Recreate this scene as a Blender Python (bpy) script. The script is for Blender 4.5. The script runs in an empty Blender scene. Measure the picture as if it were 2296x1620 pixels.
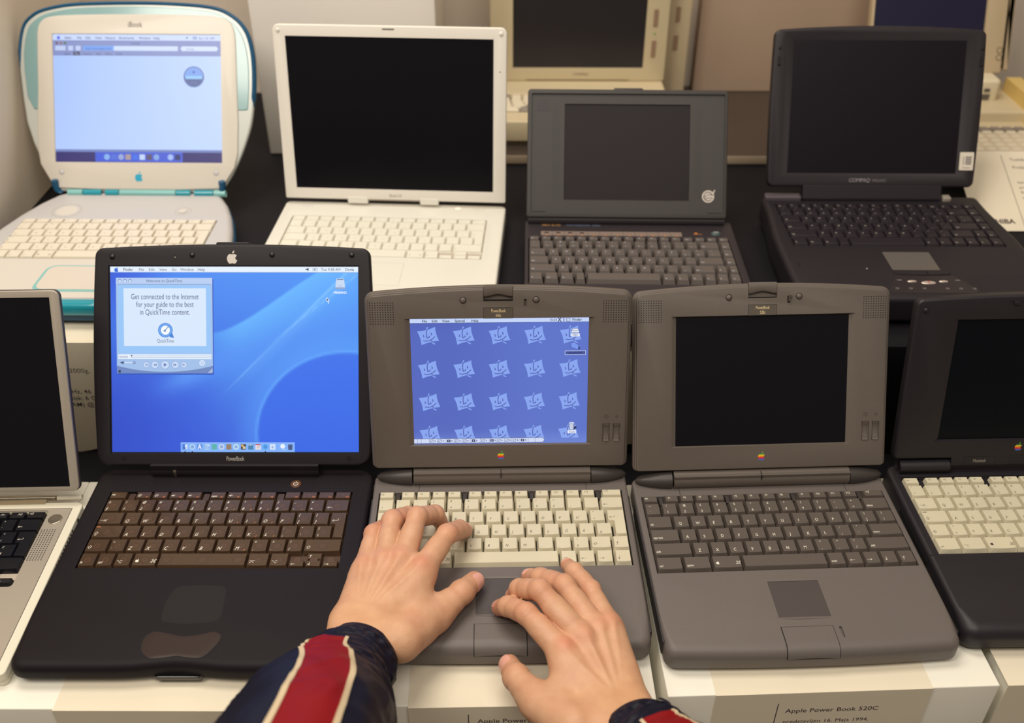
import bpy, bmesh, math, random
import numpy as np
from math import sin, cos, pi, radians, sqrt, atan2, exp
from mathutils import Matrix, Vector
random.seed(7)
MM = 0.001
ZT = 800.0                                  # height of the front plinth tops above the floor, mm
scene = bpy.context.scene
C = scene.collection

# ------------------------------------------------------------------ camera
F, PITCH, ROLL, CAMH = 2199.7, 35.74, 0.15, 803.1
cd = bpy.data.cameras.new('camera')
cam = bpy.data.objects.new('camera', cd)
C.objects.link(cam)
cam.matrix_world = Matrix.Translation((0, 0, (CAMH + ZT) * MM)) @ Matrix.Rotation(radians(90 - PITCH), 4, 'X') @ Matrix.Rotation(radians(ROLL), 4, 'Z')
cd.sensor_width = 36.0
cd.lens = F / 2296 * 36.0
cd.clip_start = 0.02
cd.dof.use_dof = True
cd.dof.focus_distance = 1.03
cd.dof.aperture_fstop = 4.2
scene.camera = cam

# ------------------------------------------------------------------ light and exposure
scene.view_settings.view_transform = 'Standard'
scene.view_settings.look = 'None'
scene.view_settings.gamma = 1.0
scene.view_settings.use_curve_mapping = False
scene.view_settings.exposure = -0.1
w = bpy.data.worlds.new('World')
scene.world = w
w.use_nodes = True
w.node_tree.nodes['Background'].inputs[0].default_value = (1.0, 0.88, 0.76, 1)
w.node_tree.nodes['Background'].inputs[1].default_value = 0.17

def area(name, x, y, z, sx, sy, power, col=(1.0, 0.92, 0.805), target=None):
    l = bpy.data.lights.new(name, 'AREA')
    l.shape = 'RECTANGLE'; l.size = sx; l.size_y = sy; l.energy = power; l.color = col
    o = bpy.data.objects.new(name, l)
    C.objects.link(o)
    o.location = (x, y, z)
    d = Vector(target) - Vector((x, y, z)) if target else Vector((0, 0, -1))
    o.rotation_euler = d.to_track_quat('-Z', 'Y').to_euler()
    return o
area('ceiling_or_fill_light', -0.40, 1.15, 2.9, 1.3, 0.6, 25)
area('ceiling_or_fill_light', 0.40, -0.3, 3.0, 1.1, 1.1, 23, target=(0, 0.9, 0.8))
area('ceiling_or_fill_light', -1.0, -0.1, 3.0, 0.8, 0.8, 28, target=(-0.4, 1.8, 1.1))  # added fill aimed at the background, not a known ceiling fixture

# ------------------------------------------------------------------ materials
def lin(c):
    c = c / 255.0
    return c / 12.92 if c <= 0.04045 else ((c + 0.055) / 1.055) ** 2.4
def rgb(c): return (lin(c[0]), lin(c[1]), lin(c[2]), 1.0)
MATS = {}
def mat(name, c, rough=0.5, metal=0.0, spec=0.5, bump=0.0, bscale=900.0, var=0.0, vscale=12.0, coat=0.0, trans=0.0, alpha=1.0, sss=0.0, ior=1.45):
    if name in MATS: return MATS[name]
    m = bpy.data.materials.new(name); m.use_nodes = True
    nt = m.node_tree; b = nt.nodes['Principled BSDF']
    b.inputs['Base Color'].default_value = rgb(c)
    b.inputs['Roughness'].default_value = rough
    b.inputs['Metallic'].default_value = metal
    b.inputs['Specular IOR Level'].default_value = spec
    b.inputs['Coat Weight'].default_value = coat
    b.inputs['Coat Roughness'].default_value = 0.1
    b.inputs['Transmission Weight'].default_value = trans
    b.inputs['IOR'].default_value = ior
    b.inputs['Alpha'].default_value = alpha
    if bump or var:
        tc = nt.nodes.new('ShaderNodeTexCoord')
    if bump:
        n = nt.nodes.new('ShaderNodeTexNoise'); n.inputs['Scale'].default_value = bscale; n.inputs['Detail'].default_value = 2
        bp = nt.nodes.new('ShaderNodeBump'); bp.inputs['Strength'].default_value = bump; bp.inputs['Distance'].default_value = 0.0006
        nt.links.new(tc.outputs['Object'], n.inputs['Vector'])
        nt.links.new(n.outputs['Fac'], bp.inputs['Height']); nt.links.new(bp.outputs['Normal'], b.inputs['Normal'])
    if var:
        n = nt.nodes.new('ShaderNodeTexNoise'); n.inputs['Scale'].default_value = vscale; n.inputs['Detail'].default_value = 4
        mx = nt.nodes.new('ShaderNodeMix'); mx.data_type = 'RGBA'
        a, z = rgb(c), rgb([max(0, k * (1 - var)) for k in c])
        mx.inputs[6].default_value = a; mx.inputs[7].default_value = z
        nt.links.new(tc.outputs['Object'], n.inputs['Vector'])
        nt.links.new(n.outputs['Fac'], mx.inputs[0]); nt.links.new(mx.outputs[2], b.inputs['Base Color'])
    MATS[name] = m
    return m
def lcd_mat(name, strength):
    m = bpy.data.materials.new(name); m.use_nodes = True
    nt = m.node_tree; b = nt.nodes['Principled BSDF']
    b.inputs['Base Color'].default_value = (0.006, 0.006, 0.008, 1); b.inputs['Roughness'].default_value = 0.35
    a = nt.nodes.new('ShaderNodeVertexColor'); a.layer_name = 'Col'
    nt.links.new(a.outputs['Color'], b.inputs['Emission Color'])
    b.inputs['Emission Strength'].default_value = strength
    MATS[name] = m
    return m
LCD = lcd_mat('lit_screen', 1.08)

# ------------------------------------------------------------------ mesh building
class M:
    """collects shapes in millimetres and links them as one mesh object"""
    def __init__(s): s.v = []; s.f = []; s.m = []; s.sm = []; s.c = []; s.T = None
    def add(s, vs, fs, mi=0, sm=False, col=None):
        o = len(s.v)
        if s.T is not None: vs = [tuple(s.T @ Vector(p)) for p in vs]
        s.v += [tuple(p) for p in vs]
        for i, f in enumerate(fs):
            s.f.append([o + k for k in f]); s.m.append(mi); s.sm.append(sm)
            s.c.append(col[i] if isinstance(col, list) else col)
        return s
    def box(s, x0, x1, y0, y1, z0, z1, mi=0, col=None):
        v = [(x, y, z) for z in (z0, z1) for y in (y0, y1) for x in (x0, x1)]
        return s.add(v, [(0, 2, 3, 1), (4, 5, 7, 6), (0, 1, 5, 4), (2, 6, 7, 3), (0, 4, 6, 2), (1, 3, 7, 5)], mi, col=col)
    def poly(s, pts, z, mi=0, col=None):
        if area2(pts) < 0: pts = pts[::-1]
        return s.add([(p[0], p[1], z) for p in pts], [tuple(range(len(pts)))], mi, col=col)
    def prism(s, pts, z0, z1, mi=0, sm=False):
        if area2(pts) < 0: pts = pts[::-1]
        n = len(pts)
        s.add([(p[0], p[1], z) for z in (z0, z1) for p in pts],
              [tuple(range(n - 1, -1, -1)), tuple(range(n, 2 * n))] + [(i, (i + 1) % n, n + (i + 1) % n, n + i) for i in range(n)], mi)
        return s
    def rings(s, rs, mi=0, sm=True, close=True, cap=True):
        """rs: list of rings (same length) of xyz"""
        n = len(rs[0]); vs = [p for r in rs for p in r]; fs = []
        for k in range(len(rs) - 1):
            for i in range(n if close else n - 1):
                j = (i + 1) % n
                fs.append((k * n + i, k * n + j, (k + 1) * n + j, (k + 1) * n + i))
        s.add(vs, fs, mi, sm)
        if cap:
            s.add(rs[0], [tuple(range(n - 1, -1, -1))], mi); s.add(rs[-1], [tuple(range(n))], mi)
        return s
    def slab(s, pts, z0, z1, rt=1.0, rb=1.0, seg=4, mi=0):
        """prism of an outline with rounded top and bottom rims; rt/rb may be functions of the outline point"""
        if area2(pts) < 0: pts = pts[::-1]
        nn = normals2(pts); rs = []
        def R(r, p): return r(p) if callable(r) else r
        for k in range(seg + 1):
            a = (k / seg) * pi / 2
            rs.append([(p[0] - q[0] * R(rb, p) * (1 - sin(a)), p[1] - q[1] * R(rb, p) * (1 - sin(a)), z0 + R(rb, p) * (1 - cos(a))) for p, q in zip(pts, nn)])
        for k in range(seg + 1):
            a = (k / seg) * pi / 2
            rs.append([(p[0] - q[0] * R(rt, p) * (1 - cos(a)), p[1] - q[1] * R(rt, p) * (1 - cos(a)), z1 - R(rt, p) * (1 - sin(a))) for p, q in zip(pts, nn)])
        return s.rings(rs, mi)
    def disc(s, x, y, r, z, mi=0, n=16, ry=None, col=None):
        return s.poly([(x + r * cos(2 * pi * i / n), y + (ry or r) * sin(2 * pi * i / n)) for i in range(n)], z, mi, col)
    def ring(s, x, y, r0, r1, z, mi=0, n=24, a0=0, a1=2 * pi, col=None):
        v = []; fs = []
        for i in range(n + 1):
            a = a0 + (a1 - a0) * i / n
            v += [(x + r0 * cos(a), y + r0 * sin(a), z), (x + r1 * cos(a), y + r1 * sin(a), z)]
        for i in range(n): fs.append((2 * i, 2 * i + 1, 2 * i + 3, 2 * i + 2))
        return s.add(v, fs, mi, col=col)
    def dome(s, x, y, z, r, h, mi=0, n=16, ry=1.0):
        rs = []
        for k in range(5):
            a = k / 5 * pi / 2
            rs.append([(x + r * cos(a) * cos(2 * pi * i / n), y + ry * r * cos(a) * sin(2 * pi * i / n), z + h * sin(a)) for i in range(n)])
        rs.append([(x + .05 * r * cos(2 * pi * i / n), y + .05 * r * sin(2 * pi * i / n), z + h) for i in range(n)])
        return s.rings(rs, mi)
    def stroke(s, pts, w, z, mi=0, closed=False, col=None):
        P = list(pts) + ([pts[0]] if closed else [])
        for a, b in zip(P[:-1], P[1:]):
            dx, dy = b[0] - a[0], b[1] - a[1]; L = sqrt(dx * dx + dy * dy) or 1
            ex, ey = dx / L * w * .35, dy / L * w * .35; nx, ny = -dy / L * w / 2, dx / L * w / 2
            s.poly([(a[0] - ex + nx, a[1] - ey + ny), (a[0] - ex - nx, a[1] - ey - ny), (b[0] + ex - nx, b[1] + ey - ny), (b[0] + ex + nx, b[1] + ey + ny)], z, mi, col)
        return s
    def cylx(s, x0, x1, y, z, r, mi=0, n=20, r1=None, caps=3):
        """horizontal bar along x with eased ends"""
        r1 = r if r1 is None else r1; rs = []
        for k in range(caps + 1):
            a = k / caps * pi / 2; e = min(r, 2)
            rs.append([(x0 + e * (1 - sin(a)), y + (r - e * (1 - cos(pi / 2 - a))) * cos(t), z + (r - e * (1 - cos(pi / 2 - a))) * sin(t)) for t in [2 * pi * i / n for i in range(n)]])
        for k in range(caps, -1, -1):
            a = k / caps * pi / 2; e = min(r1, 2)
            rs.append([(x1 - e * (1 - sin(a)), y + (r1 - e * (1 - cos(pi / 2 - a))) * cos(t), z + (r1 - e * (1 - cos(pi / 2 - a))) * sin(t)) for t in [2 * pi * i / n for i in range(n)]])
        return s.rings(rs, mi)
    def text(s, t, x, y, size, z, mi=0, sx=1.0, shear=0.0, align='LEFT', rot=0.0, space=1.0, bold=0.0, col=None):
        vs, fs = glyphs(t, shear, align, space, bold)
        c, q = cos(rot), sin(rot)
        out = [(x + (a * sx * c - b * q) * size, y + (a * sx * q + b * c) * size, z) for a, b in vs]
        return s.add(out, fs, mi, col=col)
    def build(s, name, mats, parent=None, loc=None, rot=None, mw=None, label=None):
        me = bpy.data.meshes.new(name)
        me.from_pydata([(a * MM, b * MM, c * MM) for a, b, c in s.v], [], s.f)
        for m in (mats if isinstance(mats, (list, tuple)) else [mats]): me.materials.append(m)
        me.polygons.foreach_set('material_index', s.m)
        me.polygons.foreach_set('use_smooth', s.sm)
        if any(c is not None for c in s.c):
            ca = me.color_attributes.new('Col', 'FLOAT_COLOR', 'CORNER'); i = 0
            for f, c in zip(s.f, s.c):
                for k in range(len(f)):
                    q = (0, 0, 0) if c is None else (c[k] if isinstance(c[0], (tuple, list)) else c)
                    ca.data[i].color = (lin(q[0]), lin(q[1]), lin(q[2]), 1); i += 1
        me.update()
        flatten(me)
        if any(s.sm): me.set_sharp_from_angle(angle=radians(42))
        o = bpy.data.objects.new(name, me); C.objects.link(o)
        if parent: o.parent = parent
        if mw is not None: o.matrix_local = mw
        if loc: o.location = [k * MM for k in loc]
        if rot: o.rotation_euler = rot
        if label: o['label'] = label
        return o
def flatten(me):
    for p in me.polygons:
        if len(p.vertices) > 8 or p.area > 6e-5: p.use_smooth = False
def area2(p): return sum(p[i - 1][0] * p[i][1] - p[i][0] * p[i - 1][1] for i in range(len(p)))
def normals2(p):
    out = []; n = len(p)
    for i in range(n):
        a, b, c = p[i - 1], p[i], p[(i + 1) % n]
        e1 = (b[0] - a[0], b[1] - a[1]); e2 = (c[0] - b[0], c[1] - b[1])
        l1 = sqrt(e1[0] ** 2 + e1[1] ** 2) or 1; l2 = sqrt(e2[0] ** 2 + e2[1] ** 2) or 1
        n1 = (e1[1] / l1, -e1[0] / l1); n2 = (e2[1] / l2, -e2[0] / l2)
        m = (n1[0] + n2[0], n1[1] + n2[1]); d = 1 + n1[0] * n2[0] + n1[1] * n2[1]
        out.append((m[0] / max(d, .5), m[1] / max(d, .5)))
    return out
_G = {}
def glyphs(t, shear, align, space, bold):
    if 'Q' in t: bold = 0.0
    key = (t, shear, align, space, bold)
    if key in _G: return _G[key]
    cu = bpy.data.curves.new('t', 'FONT'); cu.body = t; cu.shear = shear; cu.align_x = align; cu.space_character = space
    cu.offset = bold; cu.resolution_u = 3; cu.fill_mode = 'FRONT'
    o = bpy.data.objects.new('t', cu)
    me = bpy.data.meshes.new_from_object(o)
    r = ([(v.co.x, v.co.y) for v in me.vertices], [tuple(p.vertices) for p in me.polygons])
    bpy.data.objects.remove(o); bpy.data.curves.remove(cu); bpy.data.meshes.remove(me)
    _G[key] = r
    return r
def rrect(x0, x1, y0, y1, r, n=6, bow_top=0, bow_bot=0, bow_side=0, ns=12):
    """rounded rectangle outline, counter clockwise; edges may bow outwards"""
    if not isinstance(r, (tuple, list)): r = (r, r, r, r)          # bl br tr tl
    p = []
    cs = [(x0 + r[0], y0 + r[0], pi, r[0]), (x1 - r[1], y0 + r[1], 1.5 * pi, r[1]), (x1 - r[2], y1 - r[2], 0, r[2]), (x0 + r[3], y1 - r[3], .5 * pi, r[3])]
    for cx, cy, a, rr in cs:
        for k in range(n + 1):
            p.append((cx + rr * cos(a + k / n * pi / 2), cy + rr * sin(a + k / n * pi / 2)))
    q = []
    for i in range(len(p)):
        a, b = p[i], p[(i + 1) % len(p)]; q.append(a)
        if abs(a[0] - b[0]) + abs(a[1] - b[1]) > 25:
            for k in range(1, ns): q.append((a[0] + (b[0] - a[0]) * k / ns, a[1] + (b[1] - a[1]) * k / ns))
    xm, hw, ym, hh = (x0 + x1) / 2, (x1 - x0) / 2, (y0 + y1) / 2, (y1 - y0) / 2
    out = []
    for x, y in q:
        t = max(0, 1 - ((x - xm) / hw) ** 2); u = max(0, 1 - ((y - ym) / hh) ** 2)
        yy = y + (bow_top * t if y > ym else -bow_bot * t) * abs((y - ym) / hh)
        xx = x + (bow_side * u if x > xm else -bow_side * u) * abs((x - xm) / hw)
        out.append((xx, yy))
    return out
def cut(o, cutter):
    """carve the shapes collected in cutter out of object o"""
    c = cutter.build('cutter', [o.data.materials[0]])
    c.matrix_world = o.matrix_basis if not o.parent else o.matrix_basis
    par = o.parent; mb = o.matrix_basis.copy(); o.parent = None; o.matrix_basis = Matrix.Identity(4); c.matrix_basis = Matrix.Identity(4)
    md = o.modifiers.new('b', 'BOOLEAN'); md.operation = 'DIFFERENCE'; md.solver = 'EXACT'; md.use_self = True; md.object = c
    bpy.context.view_layer.update()
    me = bpy.data.meshes.new_from_object(o.evaluated_get(bpy.context.evaluated_depsgraph_get()))
    o.modifiers.clear(); old = o.data; o.data = me; me.name = o.name; bpy.data.meshes.remove(old)
    flatten(me); me.set_sharp_from_angle(angle=radians(42))
    o.parent = par; o.matrix_basis = mb
    bpy.data.objects.remove(c)
    return o
def thing(name, label, cat, x=0, y=0, z=0, yaw=0, group=None):
    """an Empty at the base of a thing; x y z in mm, z measured from the plinth tops"""
    o = bpy.data.objects.new(name, None); C.objects.link(o); o.empty_display_size = 0.02
    o.location = (x * MM, y * MM, (z + ZT) * MM); o.rotation_euler = (0, 0, radians(yaw))
    tag(o, label, cat, group)
    return o
def tag(o, label, cat, group=None):
    o['label'] = label; o['category'] = cat
    if group: o['group'] = group
    return o
def struct(o): o['kind'] = 'structure'; return o

BLACKGAP = mat('black_gap', (12, 11, 13), 0.7)
APPLE = [(0, .74), (.13, .79), (.26, .77), (.37, .70), (.42, .63), (.33, .56), (.28, .46), (.29, .35), (.36, .26), (.45, .22), (.40, .10), (.32, -.02), (.23, -.08), (.12, -.07), (0, -.03),
         (-.12, -.07), (-.23, -.08), (-.32, -.02), (-.41, .12), (-.47, .30), (-.46, .50), (-.39, .67), (-.27, .77), (-.13, .79)]
LEAF = [(0, .84), (.01, .95), (.08, 1.05), (.2, 1.1), (.19, .98), (.11, .88)]
def clipy(P, a, b):
    for lim, sg in ((a, 1), (b, -1)):
        out = []
        for i in range(len(P)):
            p, q = P[i - 1], P[i]; ip, iq = (p[1] - lim) * sg >= 0, (q[1] - lim) * sg >= 0
            if ip != iq:
                t = (lim - p[1]) / (q[1] - p[1]); out.append((p[0] + t * (q[0] - p[0]), lim))
            if iq: out.append(q)
        P = out
        if not P: return P
    return P
def apple(m, x, y, h, z, mi=0, col=None, bands=None, thick=0):
    s = h / 1.18
    tr = lambda P: [(x + px * s, y + (py + .08 - .59) * s) for px, py in P]
    if bands:
        n = len(bands); lo, hi = -.08, .79
        for k, b in enumerate(bands[1:]):
            t1 = hi - (hi - lo) * k / (n - 1); t0 = hi - (hi - lo) * (k + 1) / (n - 1)
            P = clipy(APPLE, t0, t1)
            if P: m.poly(tr(P), z, b)
        m.poly(tr(LEAF), z, bands[0])
    else:
        if thick: m.prism(tr(APPLE), z - thick, z, mi); m.prism(tr(LEAF), z - thick, z, mi)
        else: m.poly(tr(APPLE), z, mi, col); m.poly(tr(LEAF), z, mi, col)
RAIN = [mat('logo_green', (95, 185, 65), .4), mat('logo_yellow', (250, 190, 40), .4), mat('logo_orange', (240, 130, 35), .4), mat('logo_red', (215, 50, 50), .4), mat('logo_violet', (140, 60, 140), .4), mat('logo_blue', (50, 120, 200), .4)]
# ------------------------------------------------------------------ keyboards
def sym(m, k, x, y, s, z, mi, w=.28, sl=0.0):
    """small drawn symbols, s = size in mm, (x, y) lower left"""
    T = lambda P: [(x + (a + sl * b) * s, y + b * s) for a, b in P]
    st = lambda P, c=False: m.stroke(T(P), w, z, mi, c)
    if k == 'left': st([(1.3, .4), (0, .4)]); st([(.45, .7), (0, .4), (.45, .1)])
    elif k == 'right': st([(0, .4), (1.3, .4)]); st([(.85, .7), (1.3, .4), (.85, .1)])
    elif k == 'up': st([(.4, 0), (.4, 1.2)]); st([(.1, .8), (.4, 1.2), (.7, .8)])
    elif k == 'down': st([(.4, 0), (.4, 1.2)]); st([(.1, .4), (.4, 0), (.7, .4)])
    elif k == 'tab': st([(0, .4), (1.4, .4)]); st([(1.0, .7), (1.4, .4), (1.0, .1)]); st([(1.55, 0), (1.55, .85)])
    elif k in ('sh', 'caps'):
        st([(.5, 1.1), (0, .55), (.28, .55), (.28, .1), (.72, .1), (.72, .55), (1, .55)], True)
        if k == 'caps': st([(.28, -.15), (.72, -.15)])
    elif k == 'ent': st([(1.3, .9), (1.5, .9), (1.5, .4), (0, .4)]); st([(.45, .7), (0, .4), (.45, .1)])
    elif k == 'opt': st([(0, .75), (.4, .75), (.85, .1), (1.3, .1)]); st([(.8, .75), (1.3, .75)])
    elif k == 'nent': st([(.1, .1), (.6, .55), (1.1, .1)]); st([(0, .75), (1.2, .75)])
    elif k == 'cmd':
        for cx, cy in ((.18, .18), (.82, .18), (.18, .82), (.82, .82)):
            m.ring(x + (cx + sl * cy) * s, y + cy * s, .13 * s, .13 * s + w, z, mi, 10)
        st([(.33, .33), (.67, .33), (.67, .67), (.33, .67)], True)
    elif k == 'apl': apple(m, x + .45 * s, y + .55 * s, 1.15 * s, z, mi)
    elif k == 'pow': st([(1, .1), (0, .5), (1, .9)], True)
    elif k == 'sun':
        m.ring(x + .5 * s, y + .5 * s, .18 * s, .18 * s + w, z, mi, 10)
        for i in range(8):
            a = i * pi / 4; st([(.5 + .35 * cos(a), .5 + .35 * sin(a)), (.5 + .5 * cos(a), .5 + .5 * sin(a))])
    elif k == 'spk': m.poly(T([(0, .35), (.25, .35), (.55, .1), (.55, .9), (.25, .65), (0, .65)]), z, mi); st([(.8, .3), (.9, .5), (.8, .7)])
    elif k == 'bar': m.box(x, x + 1.6 * s, y, y + .35 * s, z - .1, z, mi)
SYMS = {'left', 'right', 'up', 'down', 'tab', 'sh', 'caps', 'ent', 'opt', 'nent', 'cmd', 'apl', 'pow', 'sun', 'spk'}
def keycap(m, x0, x1, y0, y1, zb, zt, st, mi=0):
    g = st.get('gap', .45); il, ir, ib, jf = st.get('inset', (1.7, 1.7, .9, 3.4)); arc = st.get('arc', .9); b = st.get('bev', .4)
    x0 += g; x1 -= g; y0 += g; y1 -= g
    def loop(k, z):
        q = [(x0 + il + k, y1 - ib - k, z), (x0 + il + k, y0 + jf + k, z)]
        q[1] = (x0 + il + k, y0 + jf + k, z)
        n = 6; a0, a1 = x0 + il + k, x1 - ir - k
        q = [(a0, y1 - ib - k, z)]
        for i in range(n + 1):
            t = i / n; q.append((a0 + (a1 - a0) * t, y0 + jf + k - arc * (1 - (2 * t - 1) ** 2), z))
        q.append((a1, y1 - ib - k, z))
        return q
    bot = [(x0, y1, zb)] + [(x0 + (x1 - x0) * i / 6, y0, zb) for i in range(7)] + [(x1, y1, zb)]
    A = loop(0, zt - b); B = loop(b, zt); n = 9
    m.add(bot + A + B, [(i, (i + 1) % n, n + (i + 1) % n, n + i) for i in range(n)] + [(n + i, n + (i + 1) % n, 2 * n + (i + 1) % n, 2 * n + i) for i in range(n)] + [tuple(range(2 * n, 3 * n))], mi)
    return (x0 + il, x1 - ir, y0 + jf - arc * .4, y1 - ib)
def legend(m, lab, box, st, z, mi, mo):
    x0, x1, y0, y1 = box; S = st.get('ls', 3.4); sh = st.get('shear', 0); sx = st.get('sx', .9); w = st.get('lw', .3); bo = st.get('bold', 0)
    if '/' in lab and len(lab) > 1 and lab not in ('?/',): lab, sub = lab.rsplit('/', 1) if len(lab.rsplit('/', 1)[0]) else (lab, '')
    else: sub = ''
    fn = lab[0] == 'F' and len(lab) > 1 and lab[1].isdigit()
    if lab in SYMS:
        s = S * .75
        if lab == 'bar': s = S
        sym(m, lab, x0 + 1.3, y0 + (y1 - y0) * (.18 if lab != 'pow' else .45), s, z, mi, w, .2 if sh else 0)
        if lab == 'caps': m.box(x0 + 1.2, x0 + 5.5, y1 - 2.2, y1 - 1.3, z - .1, z + .02, mo)
    elif lab == 'acmd':
        sym(m, 'apl', x0 + 2.4, y0 + (y1 - y0) * .25, S * .75, z, mi, w); sym(m, 'cmd', x1 - 5.4, y0 + (y1 - y0) * .22, S * .85, z, mi, w, .2 if sh else 0)
    elif lab == 'none': pass
    elif len(lab) == 2 and not fn and not lab.isalpha():
        up, lo = lab[0], lab[1]
        cx = x0 + (x1 - x0) * st.get('lx', .2)
        m.text(up, cx, y1 - S * .95, S * .85, z, mi, sx, sh, 'LEFT', 0, 1, bo)
        m.text(lo, cx, y0 + .9, S * .95, z, mi, sx, sh, 'LEFT', 0, 1, bo)
    elif len(lab) == 1:
        m.text(lab, x0 + (x1 - x0) * st.get('lx', .2), y0 + (y1 - y0) * st.get('ly', .2), S * 1.12, z, mi, sx, sh, 'LEFT', 0, 1, bo)
    elif fn: m.text(lab, x0 + (x1 - x0) * st.get('fx', .2), y0 + (y1 - y0) * .42, S * .78, z, mo if st.get('fo') else mi, sx, sh, 'LEFT', 0, .95, bo)
    else: m.text(lab.replace('_', ' ').replace('Tab', 'tab') if st.get('uk') else lab, x0 + 1.0, y0 + (y1 - y0) * (.42 if lab == 'esc' else .15), S * .8, z, mi, sx * .95, max(sh, .2), 'LEFT', 0, .95, bo)
    if sub: m.text(sub, x0 + (x1 - x0) * .68, y0 + .4, S * .6, z, mo, sx, sh, 'LEFT', 0, 1, bo)
def keyboard(root, rows, x0, x1, ytop, ybot, zb, zt, st, mats, tray_mat, fnf=.62, name='keyboard', tray=True, vis=None):
    t = M()
    t.box(x0 - .6, x1 + .6, ybot - .6, ytop + .6, zb - 1.2, zb, 0)
    kb = t.build(name, [tray_mat, mats[0]], root)
    u = (ytop - ybot) / (len(rows) - 1 + fnf); y = ytop
    for ri, row in enumerate(rows):
        d = u * fnf if ri == 0 else u
        toks = [k.rsplit(':', 1) if ':' in k[1:] else (k, '1') for k in row.split()]
        tot = sum(float(w_.split('~')[0]) for _, w_ in toks); sc = (x1 - x0) / tot; x = x0
        for lab, ws in toks:
            wv = float(ws.split('~')[0]); opt = ws.split('~')[1] if '~' in ws else ''
            w_ = wv * sc
            if lab == '_':
                if 'gap_block' in st:
                    g = M(); g.box(x + .9, x + w_ - .9, y - d * .95, y - 1, zb, zb + (zt - zb) * .55, 0); g.build('key_divider', [st['gap_block']], kb)
            elif lab != '__' and (vis is None or vis(x, x + w_)):
                m = M(); z = zt
                st2 = dict(st)
                if lab == 'space': st2['arc'] = 0
                if ri == 0:
                    st2['inset'] = tuple(k * f for k, f in zip(st.get('inset', (1.7, 1.7, .9, 3.4)), (1, 1, 1, .75))); st2['arc'] = 0
                if opt == 'L':                                     # tall key reaching into the next row
                    keycap(m, x + w_ * .3, x + w_, y - 2 * d, y - d * .6, zb, z - .02, st2)
                if opt == 'h':
                    bx = keycap(m, x, x + w_, y - d, y - d / 2, zb, z, dict(st2, inset=(1.2, 1.2, .6, 1.2), arc=0))
                elif opt == 's':
                    a, b_ = lab.split(',')
                    bx = keycap(m, x, x + w_, y - d / 2, y, zb, z, dict(st2, inset=(1.2, 1.2, .6, 1.2), arc=0))
                    legend(m, a, bx, dict(st2, ls=st.get('ls', 3.4) * .8), z + .04, 1, 2)
                    m.build('key', mats, kb); m = M(); lab = b_
                    bx = keycap(m, x, x + w_, y - d, y - d / 2, zb, z, dict(st2, inset=(1.2, 1.2, .6, 1.2), arc=0))
                else:
                    bx = keycap(m, x, x + w_, y - d, y, zb, z, st2)
                if 'post' in st:
                    cx, cy = (x + x + w_) / 2, y - d * .5
                    xs = [cx] if lab != 'space' else [x + 9, cx, x + w_ - 9]
                    for px in xs:
                        m.disc(px, cy - .3, d * .22, z + .012, 3, 18); m.disc(px, cy - .3, d * .16, z + .02, 4, 18); m.disc(px, cy - .3, d * .09, z + .028, 0, 12)
                        for q in (-1, 1): m.ring(px, cy + .2, d * .3, d * .335, z + .012, 3, 8, pi / 2 + q * pi / 2 - .75, pi / 2 + q * pi / 2 + .75)
                if lab != 'space': legend(m, lab.replace('space', 'none'), bx, dict(st2, ls=st.get('ls', 3.4) * (.8 if opt in ('h', 's') else 1)), z + .04, 1, 2)
                m.build('key', mats, kb)
            x += w_
        y -= d
    return kb
ROW_DE = ['esc _:.33 F1:.94 F2:.94 F3:.94 F4:.94 _:.33 F5:.94 F6:.94 F7:.94 F8:.94 _:.33 F9:.94 F10:.94 F11:.94 F12:.94 _:.33 pow:1.3',
          '°^ !1 "2 §3 $4 %5 &6 /7 (8 )9 =0 _- `´ left:1.4', 'tab:1.3 Q W E R T Y U I O P Ü *+ ent:1.15~L', 'caps:1.6 A S D F G H J K L Ö Ä \'# __:.85',
          'sh:1.2 >< Z X C V B N M ;, :. ?ß sh:1.25 up:1.0', 'ctrl:1.35 opt:1.45 acmd:1.7 space:5.9 nent:1 left:1 right:1 down:1']
ROW_DE2 = ROW_DE[:4] + ['sh:1.2 >< Y X C V B N M ;, :. ?- sh:1.25 up:1.0', ROW_DE[5]]
ROW_UK = [ROW_DE[0], '~` !1 @2 £3 $4 %5 ^6 &7 *8 (9 )0 _- += delete:1.55', 'Tab:1.5 Q W E R T Y U I O P {[ }] |\\:1.1',
          'caps_lock:1.75 A S D F G H J K L :; "\' return:1.9', 'shift:2.25 Z X C V B N M <, >. ?/ shift:2.4', 'ctrl:1.55 option:1.6 acmd:1.75 space:4.85 enter:1.05 left right down up']
ROW_PB = ['esc _:.42 sun/F1:.92 sun/F2:.92 spk/F3:.92 spk/F4:.92 _:.4 num/F5:.92 spk/F6:.92 none/F7:.92 none/F8:.92 _:.42 none/F9:.92 none/F10:.92 none/F11:.92 none/F12:.92',
          '±§ !1 @2 #3 $4 %5 ^6 &7/7 *8/8 (9/9 )0/* _-/= += left:1.45', 'tab:1.45 Q W E R T Y U/4 I/5 O/6 P/- {[ }] ent:1.0~L',
          'caps:1.75 A S D F G H J/1 K/2 L/3 :; "\' |\\ __:.7', 'sh:1.3 ~` Z X C V B N M/0 <, >. ?/ sh:2.15', 'fn:1 ctrl:1 opt:1 acmd:1.45 space:5 nent:1.25 opt:1.1 left:.95~h up,down:.95~s right:.95~h']
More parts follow.
